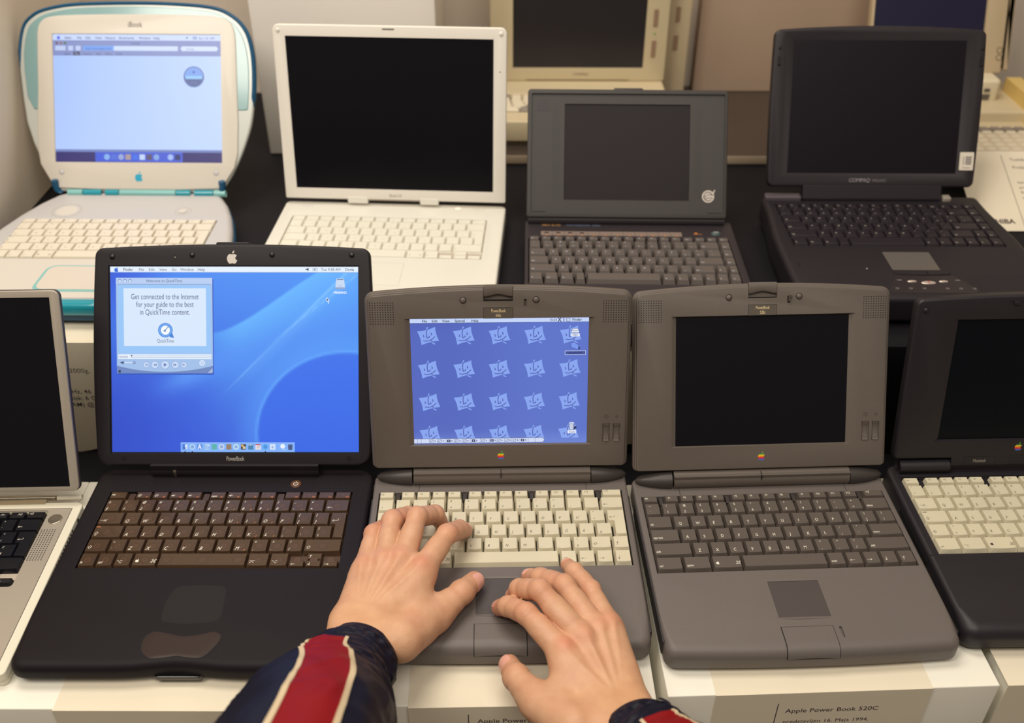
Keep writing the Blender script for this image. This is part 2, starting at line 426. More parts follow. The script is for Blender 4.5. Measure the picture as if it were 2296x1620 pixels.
ROW_WH = ['esc:.93 F1:.93 F2:.93 F3:.93 F4:.93 F5:.93 F6:.93 F7:.93 F8:.93 F9:.93 F10:.93 F11:.93 F12:.93 pow:1.0', '±§ !1 @2 #3 $4 %5 ^6 &7 *8 (9 )0 _- += left:1.4', 'tab:1.4 Q W E R T Y U I O P {[ }] ent:1.05~L',
          'caps:1.7 A S D F G H J K L :; "\' |\\ __:.7', 'sh:1.3 ~` Z X C V B N M <, >. ?/ sh:2.1', 'fn:1 ctrl:1 opt:1 acmd:1.35 space:4.9 acmd:1.3 nent:1 left:1~h up,down:1~s right:1~h']
ROW_PC = ['Esc F1 F2 F3 F4 F5 F6 F7 F8 F9 F10 F11 F12 Num Scr Pau Del', '~` !1 @2 #3 $4 %5 ^6 &7 *8 (9 )0 _- += Back:1.6 Hom:.9', 'Tab:1.4 Q W E R T Y U I O P {[ }] |\\:1.2 PgU:.9',
          'Caps:1.6 A S D F G H J K L :; "\' Enter:2.0 PgD:.9', 'Shift:2.1 Z X C V B N M <, >. ?/ Shift:1.7 up:.9 End:.8', 'Fn:1.1 Ctrl:1.1 Alt:1.1 none:.8 space:5.4 Alt:1 Ins:1 Del:1 left:.9 down:.9 right:.9']
# ------------------------------------------------------------------ laptops, shared pieces
HY, HZ, = -10.9, 10.3
def lid_matrix(T, tilt, hy=HY, hz=HZ):
    a = radians(90 - tilt)
    return Matrix.Translation((0, hy * MM, (T + hz) * MM)) @ Matrix.Rotation(a, 4, 'X')
def dots(m, x0, x1, y0, y1, nx, ny, r, z, mi=0, skew=0.0, n=8, stag=False):
    for j in range(ny):
        for i in range(nx):
            m.disc(x0 + (x1 - x0) * i / (nx - 1) + (skew * j) + (((x1 - x0) / (nx - 1) / 2) if stag and j % 2 else 0), y0 + (y1 - y0) * j / (ny - 1), r, z, mi, n)
def grille(parent, x0, x1, y0, y1, nx, ny, r, z, skew=0.0, mw=None, stag=False, mt=None):
    m = M(); dots(m, x0, x1, y0, y1, nx, ny, r, z, 0, skew, 8, stag)
    return m.build('speaker_grille', [mt or BLACKGAP], parent, mw=mw)

G5 = mat('taupe_plastic', (99, 90, 83), .48, bump=.25, bscale=1500, var=.05)
G5L = mat('taupe_plastic_deck', (106, 98, 94), .45, bump=.25, bscale=1500, var=.05)
G5D = mat('taupe_plastic_dark', (62, 56, 54), .42, bump=.15, bscale=1500)
PAD5 = mat('trackpad_grey', (74, 68, 67), .5)
KCREAM = mat('cream_key_plastic', (214, 205, 178), .5, var=.07, vscale=25)
KTAUPE = mat('taupe_key_plastic', (90, 81, 75), .5)
LEGD = mat('legend_dark', (58, 54, 48), .6)
LEGW = mat('legend_white', (225, 220, 205), .6)
LEGO = mat('legend_orange', (205, 120, 70), .6)
SCREENOFF = mat('dark_lcd_glass', (11, 9, 16), .32, spec=.35)
CREAMT = mat('cream_lettering', (215, 195, 150), .5)
ST_A = dict(shear=.28, ls=5.0, sx=.74, lx=.16, ly=.14, lw=.34, inset=(1.5, 1.5, .8, 3.3), arc=1.0)
def five(name, label, x, y, yaw, tilt, rows, kmats, st, legends, hook, screen):
    T = 30.0
    root = thing(name, label, 'laptop', x, y, 0, yaw)
    b = M()
    def rt(p):
        t = min(1, max(0, (-p[1] - 190) / 46)); return 3 + 9 * t * t
    b.slab(rrect(-145, 145, -238, 8, (11, 11, 9, 9), 7, bow_bot=4), 6, T, rt, 2, 7, 0)
    b.slab(rrect(-141, 141, -233, 6, (10, 10, 8, 8), 5, bow_bot=4), 0, 6.5, .5, 2, 2, 0)
    base = b.build('base', [G5L, BLACKGAP], root)
    k = M(); k.box(-138.2, 138.2, -138, -24, T - 6, T + 5)
    k.box(-27, 25.5, -200, -153.5, T - 1.2, T + 5)
    if True: k.box(29, 31.6, -226, -213, T - 2.5, T + 5)
    cut(base, k)
    for u in (-93, 98): d = M(); d.box(u - .25, u + .25, -23.8, -8, T - .2, T + .06); d.build('deck_seam', [BLACKGAP], root)
    for s in (-1, 1):
        m = M(); m.slab(rrect(min(s * 143, s * 146.4), max(s * 143, s * 146.4), -222, -30, 1.2, 3), 8, T - 3.5, .8, .8, 2, 0); m.build('side_door', [mat('side_door_dark', (44, 40, 40), .5)], root, label='dark port door along the side')
    # hinge barrel and the two dark end caps
    h = M(); h.cylx(-99, 103, -2.5, T + 7, 11.5, 0, 28); h.box(-99, 103, -12, 4, T + 8, T + 17.2, 0)
    h.box(.2, .9, -13.4, -3, T + 9, T + 18, 1); h.build('hinge_barrel', [G5, BLACKGAP], root)
    for s in (-1, 1):
        c = M(); rs = []
        for kx in range(11):
            t = kx / 10; xx = (101 if s < 0 else 104) + 41 * t; r = 11.5 * (1 - .72 * t ** 2.2) if t < 1 else 1.2
            rs.append([(s * xx, -2.5 + 1.5 * t + r * cos(a), T + 6 - 2 * t + r * .95 * sin(a)) for a in [2 * pi * i / 20 * s for i in range(20)]])
        c.rings(rs, 0); c.build('hinge_cap', [G5D], root, label='dark tapered hinge cap')
    # trackpad and button
    p = M(); p.box(-27, 25.5, -200, -153.5, T - 1.4, T - .5, 0)
    p.build('trackpad', [PAD5], root)
    for yy, sgn in ((-152.6, 1), (-201.2, -1)):
        p = M()
        N = 14; vs = []; fs = []
        for i in range(N + 1):
            t = i / N * 2 - 1; q = 1.6 * (1 - t * t)
            vs += [(-.8 + t * 28, yy - sgn * .8, T + .05), (-.8 + t * 28, yy + sgn * q, T + .05 + .35 * (1 - t * t))]
        for i in range(N): fs.append((2 * i, 2 * i + 1, 2 * i + 3, 2 * i + 2) if sgn < 0 else (2 * i, 2 * i + 2, 2 * i + 3, 2 * i + 1))
        p.add(vs, fs, 0, True); p.build('trackpad_rim', [G5L], root)
    def prof(s_, off, R=12.0, yf=-242.0):
        """path over the deck and round the front edge"""
        y0 = yf + R; L1 = -212.5 - y0
        if s_ < L1: return (-212.5 - s_, T + off)
        a = (s_ - L1) / R
        if a < pi / 2: return (y0 - (R + off) * sin(a), T - R + (R + off) * cos(a))
        return (yf - off, T - R - (s_ - L1 - R * pi / 2))
    def strip(m, x0, x1, s0, s1, off, mi, wav=0):
        vs = []; fs = []; N = 26; K = 8
        for j in range(K + 1):
            xx = x0 + (x1 - x0) * j / K
            for i in range(N + 1):
                q = prof(s0 + (s1 - s0) * i / N - wav * (1 - (2 * j / K - 1) ** 2) * (i / N), off); vs.append((xx, q[0], q[1]))
        for j in range(K):
            for i in range(N): a = j * (N + 1) + i; fs.append((a, a + 1, a + N + 2, a + N + 1))
        m.add(vs, fs, mi, True)
        for j, s_ in ((0, 1), (K, -1)):
            e = [vs[j * (N + 1) + i] for i in range(N + 1)]; e2 = [(q[0], q[1] * .985 - 0, q[2] - 2) for q in e]
            m.add(e + e2, [(i, i + 1, N + 2 + i, N + 1 + i)[::s_] for i in range(N)], mi)
    m = M(); strip(m, -28.6, 23.6, -.9, 35.5, .12, 1); strip(m, -27.8, 22.8, 0, 35, .75, 0, 1.2)
    m.build('trackpad_button', [G5L, BLACKGAP], root)
    kb = keyboard(root, rows, -137.8, 137.8, -24.4, -137.4, T - 5.5, T + 2.6, dict(st, gap_block=G5D), kmats, BLACKGAP)
    # lid
    mw = lid_matrix(T, tilt)
    l = M()
    l.slab(rrect(-145.5, 145, 12, 216, (5, 5, 9, 9), 5, bow_top=7), -15, -4.2, 1.5, 5, 4, 0)
    l.slab(rrect(-144, 143.5, 12.5, 214.5, (4, 4, 8, 8), 5, bow_top=7), -5, -1.5, 1.2, .2, 3, 0)
    l.slab(rrect(-141.8, 141.3, 12.7, 212.8, (3, 3, 7, 7), 5, bow_top=7), -2, 0, .9, .2, 3, 0)
    lid = l.build('lid', [G5, G5, BLACKGAP], root, mw=mw)
    cu = M()
    o1, o0 = (-97.2, 98.2, 40, 187), (-104, 105, 39, 188.2)
    cu.add([(o1[0], o1[2], -3.6), (o1[1], o1[2], -3.6), (o1[1], o1[3], -3.6), (o1[0], o1[3], -3.6), (o0[0], o0[2], .4), (o0[1], o0[2], .4), (o0[1], o0[3], .4), (o0[0], o0[3], .4)],
           [(3, 2, 1, 0), (4, 5, 6, 7), (0, 1, 5, 4), (1, 2, 6, 5), (2, 3, 7, 6), (3, 0, 4, 7)])
    cu.box(-17, 15.3, 207, 230, -4, 3)
    cu.box(27, 30, 201, 209, -3, 2)
    for uu in (119.6, 131.4): cu.box(uu - 4.2, uu + 4.2, 42.5, 64.2, -1.6, 2)
    cut(lid, cu)
    s = M(); screen(s, -97.2, 98.2, 40, 187, -3.4); s.build('screen', [LCD if screen is not off_screen else SCREENOFF], lid)
    # latch, rubber bumpers, nameplate, logo, sliders, grilles
    m = M(); N = 16; rs = []
    for i in range(N + 1):
        t = i / N * 2 - 1; u = -.85 + t * 15.7; e = 2.6 * cos(t * pi) * .5
        rs.append([(u, 224.6 - t * t * .2, -4), (u, 224.6 - t * t * .2, -.6), (u, 222, .2), (u, 214.5 + e, .4), (u, 213.3 + e, -.4), (u, 213 + e, -4)])
    m.rings(rs, 0, True); m.box(-16.4, 14.7, 207.6, 208, -3.8, .05, 1); m.build('latch', [G5, BLACKGAP], lid)
    for u in (-38.8, 40.2):
        m = M(); m.ring(u, 208.2, 3.2, 3.8, .06, 1); m.dome(u, 208.2, 0, 3.2, 1.8, 0); m.build('rubber_bumper', [G5, BLACKGAP], lid)
    if hook:
        m = M(); m.box(27.6, 29.6, 203, 209, -1, 2.2, 0); m.box(29, 31.5, 207, 210, .5, 2.2, 0); m.build('metal_hook', [mat('steel', (150, 140, 125), .3, 1)], lid)
    m = M(); m.box(-16.9, 15.4, 187.6, 199.8, -.2, .1, 2); m.box(-16.5, 15, 187.9, 199.4, -.2, .3, 0)
    m.text('PowerBook', -.7, 194.6, 5.2, .36, 1, .72, 0, 'CENTER', 0, .86); m.text(legends, -.7, 189.4, 5.0, .36, 1, .72, 0, 'CENTER', 0, .86)
    m.build('nameplate', [mat('nameplate_taupe', (88, 80, 72), .45), CREAMT, BLACKGAP], lid)
    m = M(); apple(m, 1, 27.2, 10.2, .1, bands=[0, 0, 1, 2, 3, 4, 5]); m.build('logo', RAIN, lid, label='six-colour striped fruit logo')
    for s_, sg in ((-1, 1), (1, 1)):
        grille(lid, *((-139.5, -114.5) if s_ < 0 else (113.5, 138.5)), 206, 182.5, 10, 10, .62, .07)
    for uu in (119.6, 131.4):
        m = M(); rs = []
        for i in range(13):
            t = i / 12 * 2 - 1; v = 53.35 + t * 10.4; hw = 2.7 + 1.1 * t * t; zz = -1.1 + 2.0 * (t * t)
            rs.append([(uu - hw, v, -1.5), (uu - hw + .5, v, zz), (uu + hw - .5, v, zz), (uu + hw, v, -1.5)])
        m.rings(rs, 0, False)
        for t, sg in ((.72, 1), (-.72, -1)):
            v = 53.35 + t * 10.4; m.stroke([(uu - 1.4, v - .6 * sg), (uu, v + .8 * sg), (uu + 1.4, v - .6 * sg)], .3, -1.1 + 2 * t * t + .25, 1)
        m.build('slider', [G5, BLACKGAP], lid)
    m = M(); m.ring(119.5, 72.3, 1.9, 2.3, .06, 0); m.stroke([(119.5, 70.4), (119.5, 74.2)], .4, .06, 0); sym(m, 'sun', 129.3, 70.2, 4.4, .06, 0, .35); m.build('adjustment_icons', [G5D], lid)
    return root
def off_screen(m, u0, u1, v0, v1, n): m.box(u0, u1, v0, v1, n - 1, n)

# ---------------------------------------------------------------- the lit screens
def px(m, u0, v0, su, sv, n):
    """drawing helpers in screen units"""
    class D: pass
    d = D()
    def P(pts): return [(u0 + a * su, v0 + b * sv) for a, b in pts]
    d.P = P; d.k = [0]
    def z():
        d.k[0] += 1; return n + .02 + d.k[0] * .0012
    d.rect = lambda x0, y0, x1, y1, c: m.poly(P([(x0, y0), (x1, y0), (x1, y1), (x0, y1)]), z(), 0, c)
    d.poly = lambda pts, c: m.poly(P(pts), z(), 0, c)
    d.text = lambda t, x, y, s, c, sx=.9, al='LEFT', bold=0.0, sh=0: m.text(t, u0 + x * su, v0 + y * sv, s * sv, z(), 0, sx * 1.0, sh, al, 0, 1, bold, c)
    d.disc = lambda x, y, r, c, n_=20: m.disc(u0 + x * su, v0 + y * sv, r * sv, z(), 0, n_, None, c)
    d.ring = lambda x, y, r0, r1, c, a0=0, a1=2 * pi: m.ring(u0 + x * su, v0 + y * sv, r0 * sv, r1 * sv, z(), 0, 24, a0, a1, c)
    d.stroke = lambda pts, w, c, cl=False: m.stroke(P(pts), w * sv, z(), 0, cl, c)
    return d
def shade_grid(m, u0, u1, v0, v1, n, fn, nx, ny):
    vs = []; fs = []; cs = []
    C_ = [[fn(i / nx, j / ny) for i in range(nx + 1)] for j in range(ny + 1)]
    for j in range(ny + 1):
        for i in range(nx + 1): vs.append((u0 + (u1 - u0) * i / nx, v0 + (v1 - v0) * j / ny, n))
    for j in range(ny):
        for i in range(nx):
            a = j * (nx + 1) + i; fs.append((a, a + 1, a + nx + 2, a + nx + 1)); cs.append([C_[j][i], C_[j][i + 1], C_[j + 1][i + 1], C_[j + 1][i]])
    m.add(vs, fs, 0, False, cs)
def sst(a, b, x):
    t = min(1, max(0, (x - a) / (b - a))); return t * t * (3 - 2 * t)
def mixc(a, b, t): return tuple(p + (q - p) * t for p, q in zip(a, b))
def aqua(x, y):
    """blue wallpaper with soft waves, x y in 0..1 from the lower left"""
    c = mixc((52, 90, 214), (70, 142, 242), sst(.1, 1.0, y * .75 + x * .3))
    c = mixc(c, (44, 74, 196), sst(.35, 0, x) * sst(.62, .1, y) * .8)
    c = mixc(c, (34, 72, 210), .7 * sst(.3, .0, x) * sst(.6, 1, y))
    k = .72 + .02 * sin(x * 6)
    A = .735 - .09 * (1 - sst(.36, .8, x)) + .30 * max(0, x - .42) ** 1.5 * 3.0                # upper wave edge
    if x > .30:
        d = A - y
        c = mixc(c, (104, 186, 255), sst(-.004, .012, d) * exp(-max(0, d) * 3.2) * sst(.28, .55, x) * .85)
    e = y - (.30 + (x - .44) * 1.30)                                                             # diagonal streaks
    if x > .42:
        c = mixc(c, (150, 208, 255), .55 * exp(-(e / .006) ** 2) * sst(.42, .6, x))
        c = mixc(c, (120, 190, 255), .35 * sst(-.10, 0, e) * sst(.03, 0, e) * sst(.45, .7, x))
        e2 = y - (.52 + (x - .58) * 1.05); c = mixc(c, (160, 215, 255), .4 * exp(-(e2 / .004) ** 2) * sst(.55, .8, x))
    dx, dy = (x - .95) / .36, (y - .10) / .44; q = sqrt(dx * dx + dy * dy)                       # big ring lower right
    c = mixc(c, (52, 104, 232), .75 * sst(1.0, .97, q)); c = mixc(c, (96, 168, 255), .38 * exp(-((q - 1.01) / .02) ** 2) + .38 * sst(1.35, 1.02, q) * sst(.99, 1.01, q))
    b = exp(-(((x - .32) / .1) ** 2 + ((y - .41 - (x - .3) * .5) / .06) ** 2)); c = mixc(c, (110, 176, 255), .55 * b)
    b2 = exp(-((y - .28 - x * .45) / .09) ** 2) * sst(.1, .4, x); c = mixc(c, (80, 140, 245), .4 * b2)
    return c
def aqua_screen(m, u0, u1, v0, v1, n):
    shade_grid(m, u0, u1, v0, v1, n, aqua, 120, 90)
    W, H = u1 - u0, v1 - v0
    d = px(m, u0, v0, W / 4, H / 3, n)          # 4 x 3 units
    ink = (30, 34, 60)
    d.rect(0, 2.915, 4, 3, (226, 238, 252)); d.rect(0, 2.905, 4, 2.915, (150, 175, 215))
    apple(m, u0 + .10 * W / 4, v0 + 2.955 * H / 3, .085 * H / 3, n + .06, 0, (40, 100, 215))
    for t, x, b in (('Finder', .21, .012), ('File', .46, 0), ('Edit', .62, 0), ('View', .79, 0), ('Go', .99, 0), ('Window', 1.13, 0), ('Help', 1.41, 0)): d.text(t, x, 2.932, .062, ink, 1.0, 'LEFT', b)
    d.text('Tue 9:38 AM', 3.40, 2.935, .06, ink, 1.0); d.text('Dovla', 3.79, 2.935, .06, ink, 1.0, 'LEFT', .012)
    d.poly([(3.15, 2.95), (3.17, 2.95), (3.20, 2.93), (3.20, 2.985), (3.17, 2.965), (3.15, 2.965)], ink)
    d.stroke([(3.27, 2.935), (3.34, 2.935), (3.34, 2.975), (3.27, 2.975)], .006, (110, 120, 150), True); d.poly([(3.285, 2.955), (3.31, 2.94), (3.31, 2.97)], ink)
    # player window
    wx0, wx1, wy0, wy1 = .09, 1.645, 1.275, 2.82
    d.rect(wx0 + .01, wy0 - .02, wx1 + .015, wy1 - .02, (40, 82, 190)); d.rect(wx0, wy0, wx1, wy1, (160, 190, 232)); d.rect(wx0, wy1 - .1, wx1, wy1, (180, 203, 240))
    d.rect(wx0 + .03, wy1 - .107, wx1 - .03, wy1 - .1, (90, 115, 170)); d.rect(wx0 + .03, 1.60, wx1 - .03, wy1 - .115, (150, 196, 246))
    for i in range(3): d.disc(wx0 + .06 + .085 * i, wy1 - .05, .03, (120, 145, 190)); d.disc(wx0 + .06 + .085 * i, wy1 - .055, .022, (200, 220, 246))
    d.text('Welcome to QuickTime', (wx0 + wx1) / 2, wy1 - .07, .062, (50, 60, 100), .95, 'CENTER')
    d.rect(.21, 1.72, 1.54, 2.65, (214, 230, 250))
    for t, y in (('Get connected to the Internet', 2.475), ('for your guide to the best', 2.35), ('in QuickTime content.', 2.225)): d.text(t, .875, y, .125, (62, 76, 118), .71, 'CENTER')
    d.ring(.88, 1.975, .075, .118, (62, 126, 214)); d.ring(.88, 1.975, .085, .105, (110, 172, 240)); d.disc(.88, 1.975, .074, (240, 247, 255)); d.poly([(.95, 1.90), (.99, 1.93), (1.02, 1.85), (.95, 1.86)], (62, 126, 214))
    d.stroke([(.87, 1.965), (.925, 2.03)], .012, (90, 120, 170)); d.ring(.87, 1.965, .008, .018, (90, 120, 170))
    d.text('QuickTime', .88, 1.775, .085, (72, 86, 126), .72, 'CENTER')
    d.rect(.115, 1.51, 1.62, 1.585, (228, 238, 252)); d.text('00:00:00', .13, 1.527, .045, (90, 100, 130), .9); d.stroke([(.325, 1.535), (1.6, 1.535), (1.6, 1.56), (.325, 1.56)], .006, (130, 150, 190), True); d.poly([(.315, 1.575), (.345, 1.575), (.33, 1.545)], (50, 60, 90))
    d.poly([(wx0, 1.40)] + [(wx0 + (wx1 - wx0) * i / 16, 1.40 - .1 * (1 - (i / 8 - 1) ** 2)) for i in range(17)] + [(wx1, wy0), (wx0, wy0)], (110, 135, 190))
    for x, r, t in ((.565, .05, 0), (.705, .063, 1), (.87, .072, 2), (1.035, .063, 3), (1.175, .05, 4)):
        y = 1.415; d.disc(x, y, r, (140, 165, 208)); d.disc(x, y, r * .88, (196, 215, 244)); q = r * .42; ii = (90, 120, 180)
        if t == 2: d.poly([(x - q * .7, y - q), (x + q, y), (x - q * .7, y + q)], ii)
        elif t < 2:
            d.poly([(x + q * .2, y - q * .7), (x - q * .8, y), (x + q * .2, y + q * .7)], ii); d.poly([(x + q * 1.1, y - q * .7), (x + q * .1, y), (x + q * 1.1, y + q * .7)], ii)
        else: d.poly([(x - q * 1.1, y - q * .7), (x - q * .1, y), (x - q * 1.1, y + q * .7)], ii); d.poly([(x - q * .2, y - q * .7), (x + q * .8, y), (x - q * .2, y + q * .7)], ii)
    d.poly([(.15, 1.44), (.17, 1.44), (.2, 1.42), (.2, 1.48), (.17, 1.46), (.15, 1.46)], (60, 70, 110)); d.stroke([(.22, 1.45), (.36, 1.45)], .01, (225, 235, 250)); d.ring(.37, 1.45, .012, .022, (90, 110, 160))
    d.ring(1.47, 1.445, .03, .045, (225, 235, 250)); d.ring(1.47, 1.445, .012, .02, (225, 235, 250)); apple(m, u0 + .135 * W / 4, v0 + 1.315 * H / 3, .055 * H / 3, n + .12, 0, (40, 50, 80))
    for i in range(3): d.stroke([(1.57 + i * .02, 1.285), (1.635, 1.35 - i * .02)], .006, (220, 230, 250))
    # drive icon, pointer, dock
    d.poly([(3.63, 2.66), (3.65, 2.81), (3.77, 2.81), (3.79, 2.66)], (196, 214, 240)); d.rect(3.66, 2.79, 3.76, 2.80, (60, 70, 100)); d.rect(3.63, 2.64, 3.79, 2.67, (140, 165, 205)); d.ring(3.71, 2.71, .025, .032, (150, 170, 205), pi, 2 * pi)
    d.text('PB400HD', 3.71, 2.565, .058, (240, 246, 255), .9, 'CENTER', .014)
    d.poly([(3.49, 2.44), (3.49, 2.51), (3.54, 2.455), (3.515, 2.45), (3.53, 2.415), (3.515, 2.41), (3.505, 2.445)], (245, 248, 255)); d.poly([(3.495, 2.45), (3.495, 2.495), (3.525, 2.46)], (30, 30, 50))
    x0, x1 = 1.11, 2.96
    d.rect(x0, 0, x1, .155, (130, 178, 250)); d.rect(x0, .15, x1, .155, (190, 215, 252))
    cols = [(70, 120, 215), (180, 210, 240), (90, 140, 220), (190, 215, 240), (90, 175, 170), (205, 215, 235), (150, 125, 100), (200, 225, 235), (80, 65, 60), (70, 130, 175), (235, 225, 228), (85, 165, 235), (215, 228, 246)]
    for i, c in enumerate(cols):
        x = x0 + .07 + i * .1185
        if i in (1, 5, 7, 11): d.disc(x, .085, .047, c); d.disc(x, .085, .028, mixc(c, (70, 120, 200), .5))
        else: d.rect(x - .042, .04, x + .042, .13, c)
        if i == 0: d.rect(x, .045, x + .04, .125, (215, 230, 250)); d.stroke([(x - .02, .07), (x, .06), (x + .02, .07)], .008, ink)
        if i == 2: d.stroke([(x - .025, .05), (x, .12), (x + .025, .05)], .014, (235, 242, 255)); d.stroke([(x - .02, .07), (x + .02, .07)], .01, (235, 242, 255))
        if i == 3: [d.stroke([(x - .03 + q * .03, .05), (x - .03 + q * .03, .12 - q * .015)], .012, (90, 150, 225)) for q in range(3)]
        if i == 8: d.rect(x - .01, .05, x + .035, .09, (215, 200, 170)); d.rect(x - .035, .09, x, .12, (230, 190, 110))
        if i == 9: [d.stroke([(x - .035 + q * .025, .11), (x - .025 + q * .025, .125)], .008, (240, 245, 255)) for q in range(3)]
        if i == 10: d.rect(x - .042, .11, x + .042, .13, (190, 70, 80)); d.text('17', x, .055, .055, (80, 80, 110), .9, 'CENTER', .02)
        if i == 12: apple(m, u0 + x * W / 4, v0 + .085 * H / 3, .05 * H / 3, n + .16, 0, (150, 175, 220))
    d.stroke([(2.68, .01), (2.68, .15)], .004, (90, 130, 215)); d.disc(2.765, .095, .038, (232, 240, 252)); d.stroke([(2.77, .05), (2.80, .035)], .01, (200, 215, 240)); d.poly([(2.855, .035), (2.85, .125), (2.925, .125), (2.92, .035)], (70, 85, 130)); d.rect(2.85, .115, 2.925, .13, (110, 130, 175))
    for i in (0, 1, 11): x = x0 + .07 + i * .1185; d.poly([(x - .015, 0), (x + .015, 0), (x, .02)], (20, 20, 40))
def faces_screen(m, u0, u1, v0, v1, n):
    def f(x, y):
        c = mixc((84, 104, 190), (98, 122, 206), sst(.2, .8, x) * .6); c = mixc(c, (122, 148, 220), .5 * sst(.12, 0, y)); return mixc(c, (74, 90, 178), .5 * sst(.85, 1, y) * sst(.5, 0, x))
    shade_grid(m, u0, u1, v0, v1, n, f, 24, 18)
    W, H = u1 - u0, v1 - v0; d = px(m, u0, v0, W / 640, H / 480, n)
    tile, ink, lt = (134, 164, 238), (78, 92, 170), (206, 218, 246)
    def tilemark(x, y, clip):
        """tilted two-profile face tile; x y centre"""
        a = radians(14); S = 1.0
        R_ = lambda P: [(x + (p * cos(a) - q * sin(a)) * S, y + (p * sin(a) + q * cos(a)) * S) for p, q in P]
        P = R_([(-32, -26), (-16, -24), (0, -23.5), (16, -24), (33, -26), (30.5, -12), (30, 0), (30.5, 12), (33, 27), (16, 24.5), (0, 23.5), (-16, 24.5), (-34, 27), (-31, 12), (-30, 0), (-30.5, -12)])
        def cl(Q): return [q for q in clipy(Q, clip, 999)]
        q = cl(P)
        if len(q) > 2: d.poly(q, tile)
        def st(Q, w, c):
            Q = R_(Q)
            for u, v in zip(Q[:-1], Q[1:]):
                if u[1] > clip + 1 and v[1] > clip + 1: d.stroke([u, v], w, c)
        st([(6, 32), (0, 24)], 4.5, tile); st([(3, 26), (-2, 16), (-5, 4), (-6, -6), (3, -5), (4, -1)], 3.2, ink)
        st([(-16, 8), (-15, 2), (-17, 1)], 3, ink); st([(13, 9), (14, 3), (11, 2)], 3, ink)
        st([(-21, -12), (-12, -16), (0, -17), (12, -14), (22, -8)], 3, ink); st([(8, -20), (8, -28), (15, -34)], 4, tile); st([(5, -17), (9, -24)], 3, ink)
    for r in range(4):
        for c in range(5): tilemark(64 + c * 128 - r * 1, 416 - r * 126, 20)
    d.rect(0, 465, 640, 480, (196, 212, 246)); d.rect(0, 464, 640, 465, (40, 44, 80))
    apple(m, u0 + 23 * W / 640, v0 + 471 * H / 480, 13 * H / 480, n + .08, 0, (24, 26, 50))
    for t, x in (('File', 43), ('Edit', 78), ('View', 115), ('Special', 160), ('Help', 219)): d.text(t, x, 467, 14, (24, 26, 50), .95, 'LEFT', .012)
    d.text('15:54', 498, 468, 13, (24, 26, 50), .95); d.stroke([(530, 466), (540, 480)], 2.5, (24, 26, 50)); d.stroke([(540, 466), (530, 480)], 2.5, (24, 26, 50)); d.rect(548, 466, 552, 480, (120, 130, 180)); d.stroke([(560, 467), (572, 467), (572, 478), (560, 478)], 1.2, (40, 44, 80), True); d.text('Finder', 580, 468, 14, (24, 26, 50), .95, 'LEFT', .012)
    # desktop icons
    d.poly([(577, 424), (577, 432), (583, 440), (600, 440), (606, 432), (606, 424)], (222, 230, 250)); d.stroke([(577, 424), (577, 432), (583, 440), (600, 440), (606, 432), (606, 424)], 1.2, (24, 26, 50), True); d.stroke([(577, 432), (606, 432)], 1, (24, 26, 50))
    d.rect(576, 410, 608, 421, (226, 232, 250)); d.text('540C', 592, 412, 10, (30, 30, 60), .9, 'CENTER')
    d.poly([(577, 370), (577, 386), (588, 389), (604, 378), (604, 360)], (120, 150, 235)); d.stroke([(577, 370), (577, 386), (588, 389), (604, 378), (604, 360)], 1, (30, 34, 80), True); d.poly([(604, 360), (610, 364), (606, 374)], (30, 34, 70))
    d.rect(556, 342, 630, 356, (66, 80, 150)); d.stroke([(556, 342), (630, 342), (630, 356), (556, 356)], 1.6, (200, 212, 246), True); d.text('untitled folder', 593, 345, 10, (24, 26, 60), .88, 'CENTER')
    d.poly([(576, 52), (574, 74), (592, 74), (590, 52)], (222, 230, 250)); d.stroke([(576, 52), (574, 74), (592, 74), (590, 52)], 1.4, (24, 26, 50), True); [d.stroke([(579 + q * 4, 55), (578 + q * 4, 71)], 1, (60, 66, 110)) for q in range(4)]; d.poly([(572, 76), (594, 76), (590, 81), (577, 81)], (222, 230, 250)); d.poly([(592, 52), (602, 58), (600, 66), (592, 64)], (40, 44, 90))
    d.rect(568, 38, 600, 50, (226, 232, 250)); d.text('Trash', 584, 40, 11, (30, 30, 60), .9, 'CENTER')
    # control strip
    d.rect(0, 4, 472, 22, (206, 216, 244)); d.poly([(472, 4), (478, 4), (484, 13), (478, 22), (472, 22)], (206, 216, 244)); d.stroke([(0, 4), (476, 4), (484, 13), (476, 22), (0, 22)], 1.3, (40, 44, 80))
    for i, x in enumerate((13, 26, 56, 86, 118, 148, 178, 210, 246, 278, 304, 334, 362, 392, 422, 448)):
        d.stroke([(x, 4), (x, 22)], 1, (60, 66, 110))
        if 1 < i < 14:
            w_ = 22
            if i in (4, 7, 9, 13): d.rect(x + 4, 8, x + 16, 18, (36, 40, 76)); d.rect(x + 8, 10, x + 12, 16, (170, 182, 226))
            else: d.stroke([(x + 4, 8), (x + 15, 8), (x + 15, 18), (x + 4, 18)], 1.1, (60, 66, 110), True); d.stroke([(x + 5, 9), (x + 14, 17)], 1, (60, 66, 110))
            d.poly([(x + 20, 9), (x + 24, 13), (x + 20, 17)], (36, 40, 76))

A_ = five('laptop', 'taupe laptop with cream keys and blue screen of tilted face tiles, being typed on', -13.12, 844.76, 1.3, 18.11, ROW_DE, [KCREAM, LEGD, BLACKGAP], ST_A, '540c', False, faces_screen)
C5_ = five('laptop', 'taupe laptop with taupe keys, trackpad and switched-off screen, right of the hands', 283.35, 842.24, 2.51, 27.79, ROW_UK, [KTAUPE, LEGW, BLACKGAP],
           dict(uk=1, shear=.08, ls=5.2, sx=.74, lx=.25, ly=.15, bold=.006, lw=.36, inset=(1.5, 1.5, .8, 3.2), arc=.8), '520c', True, off_screen)
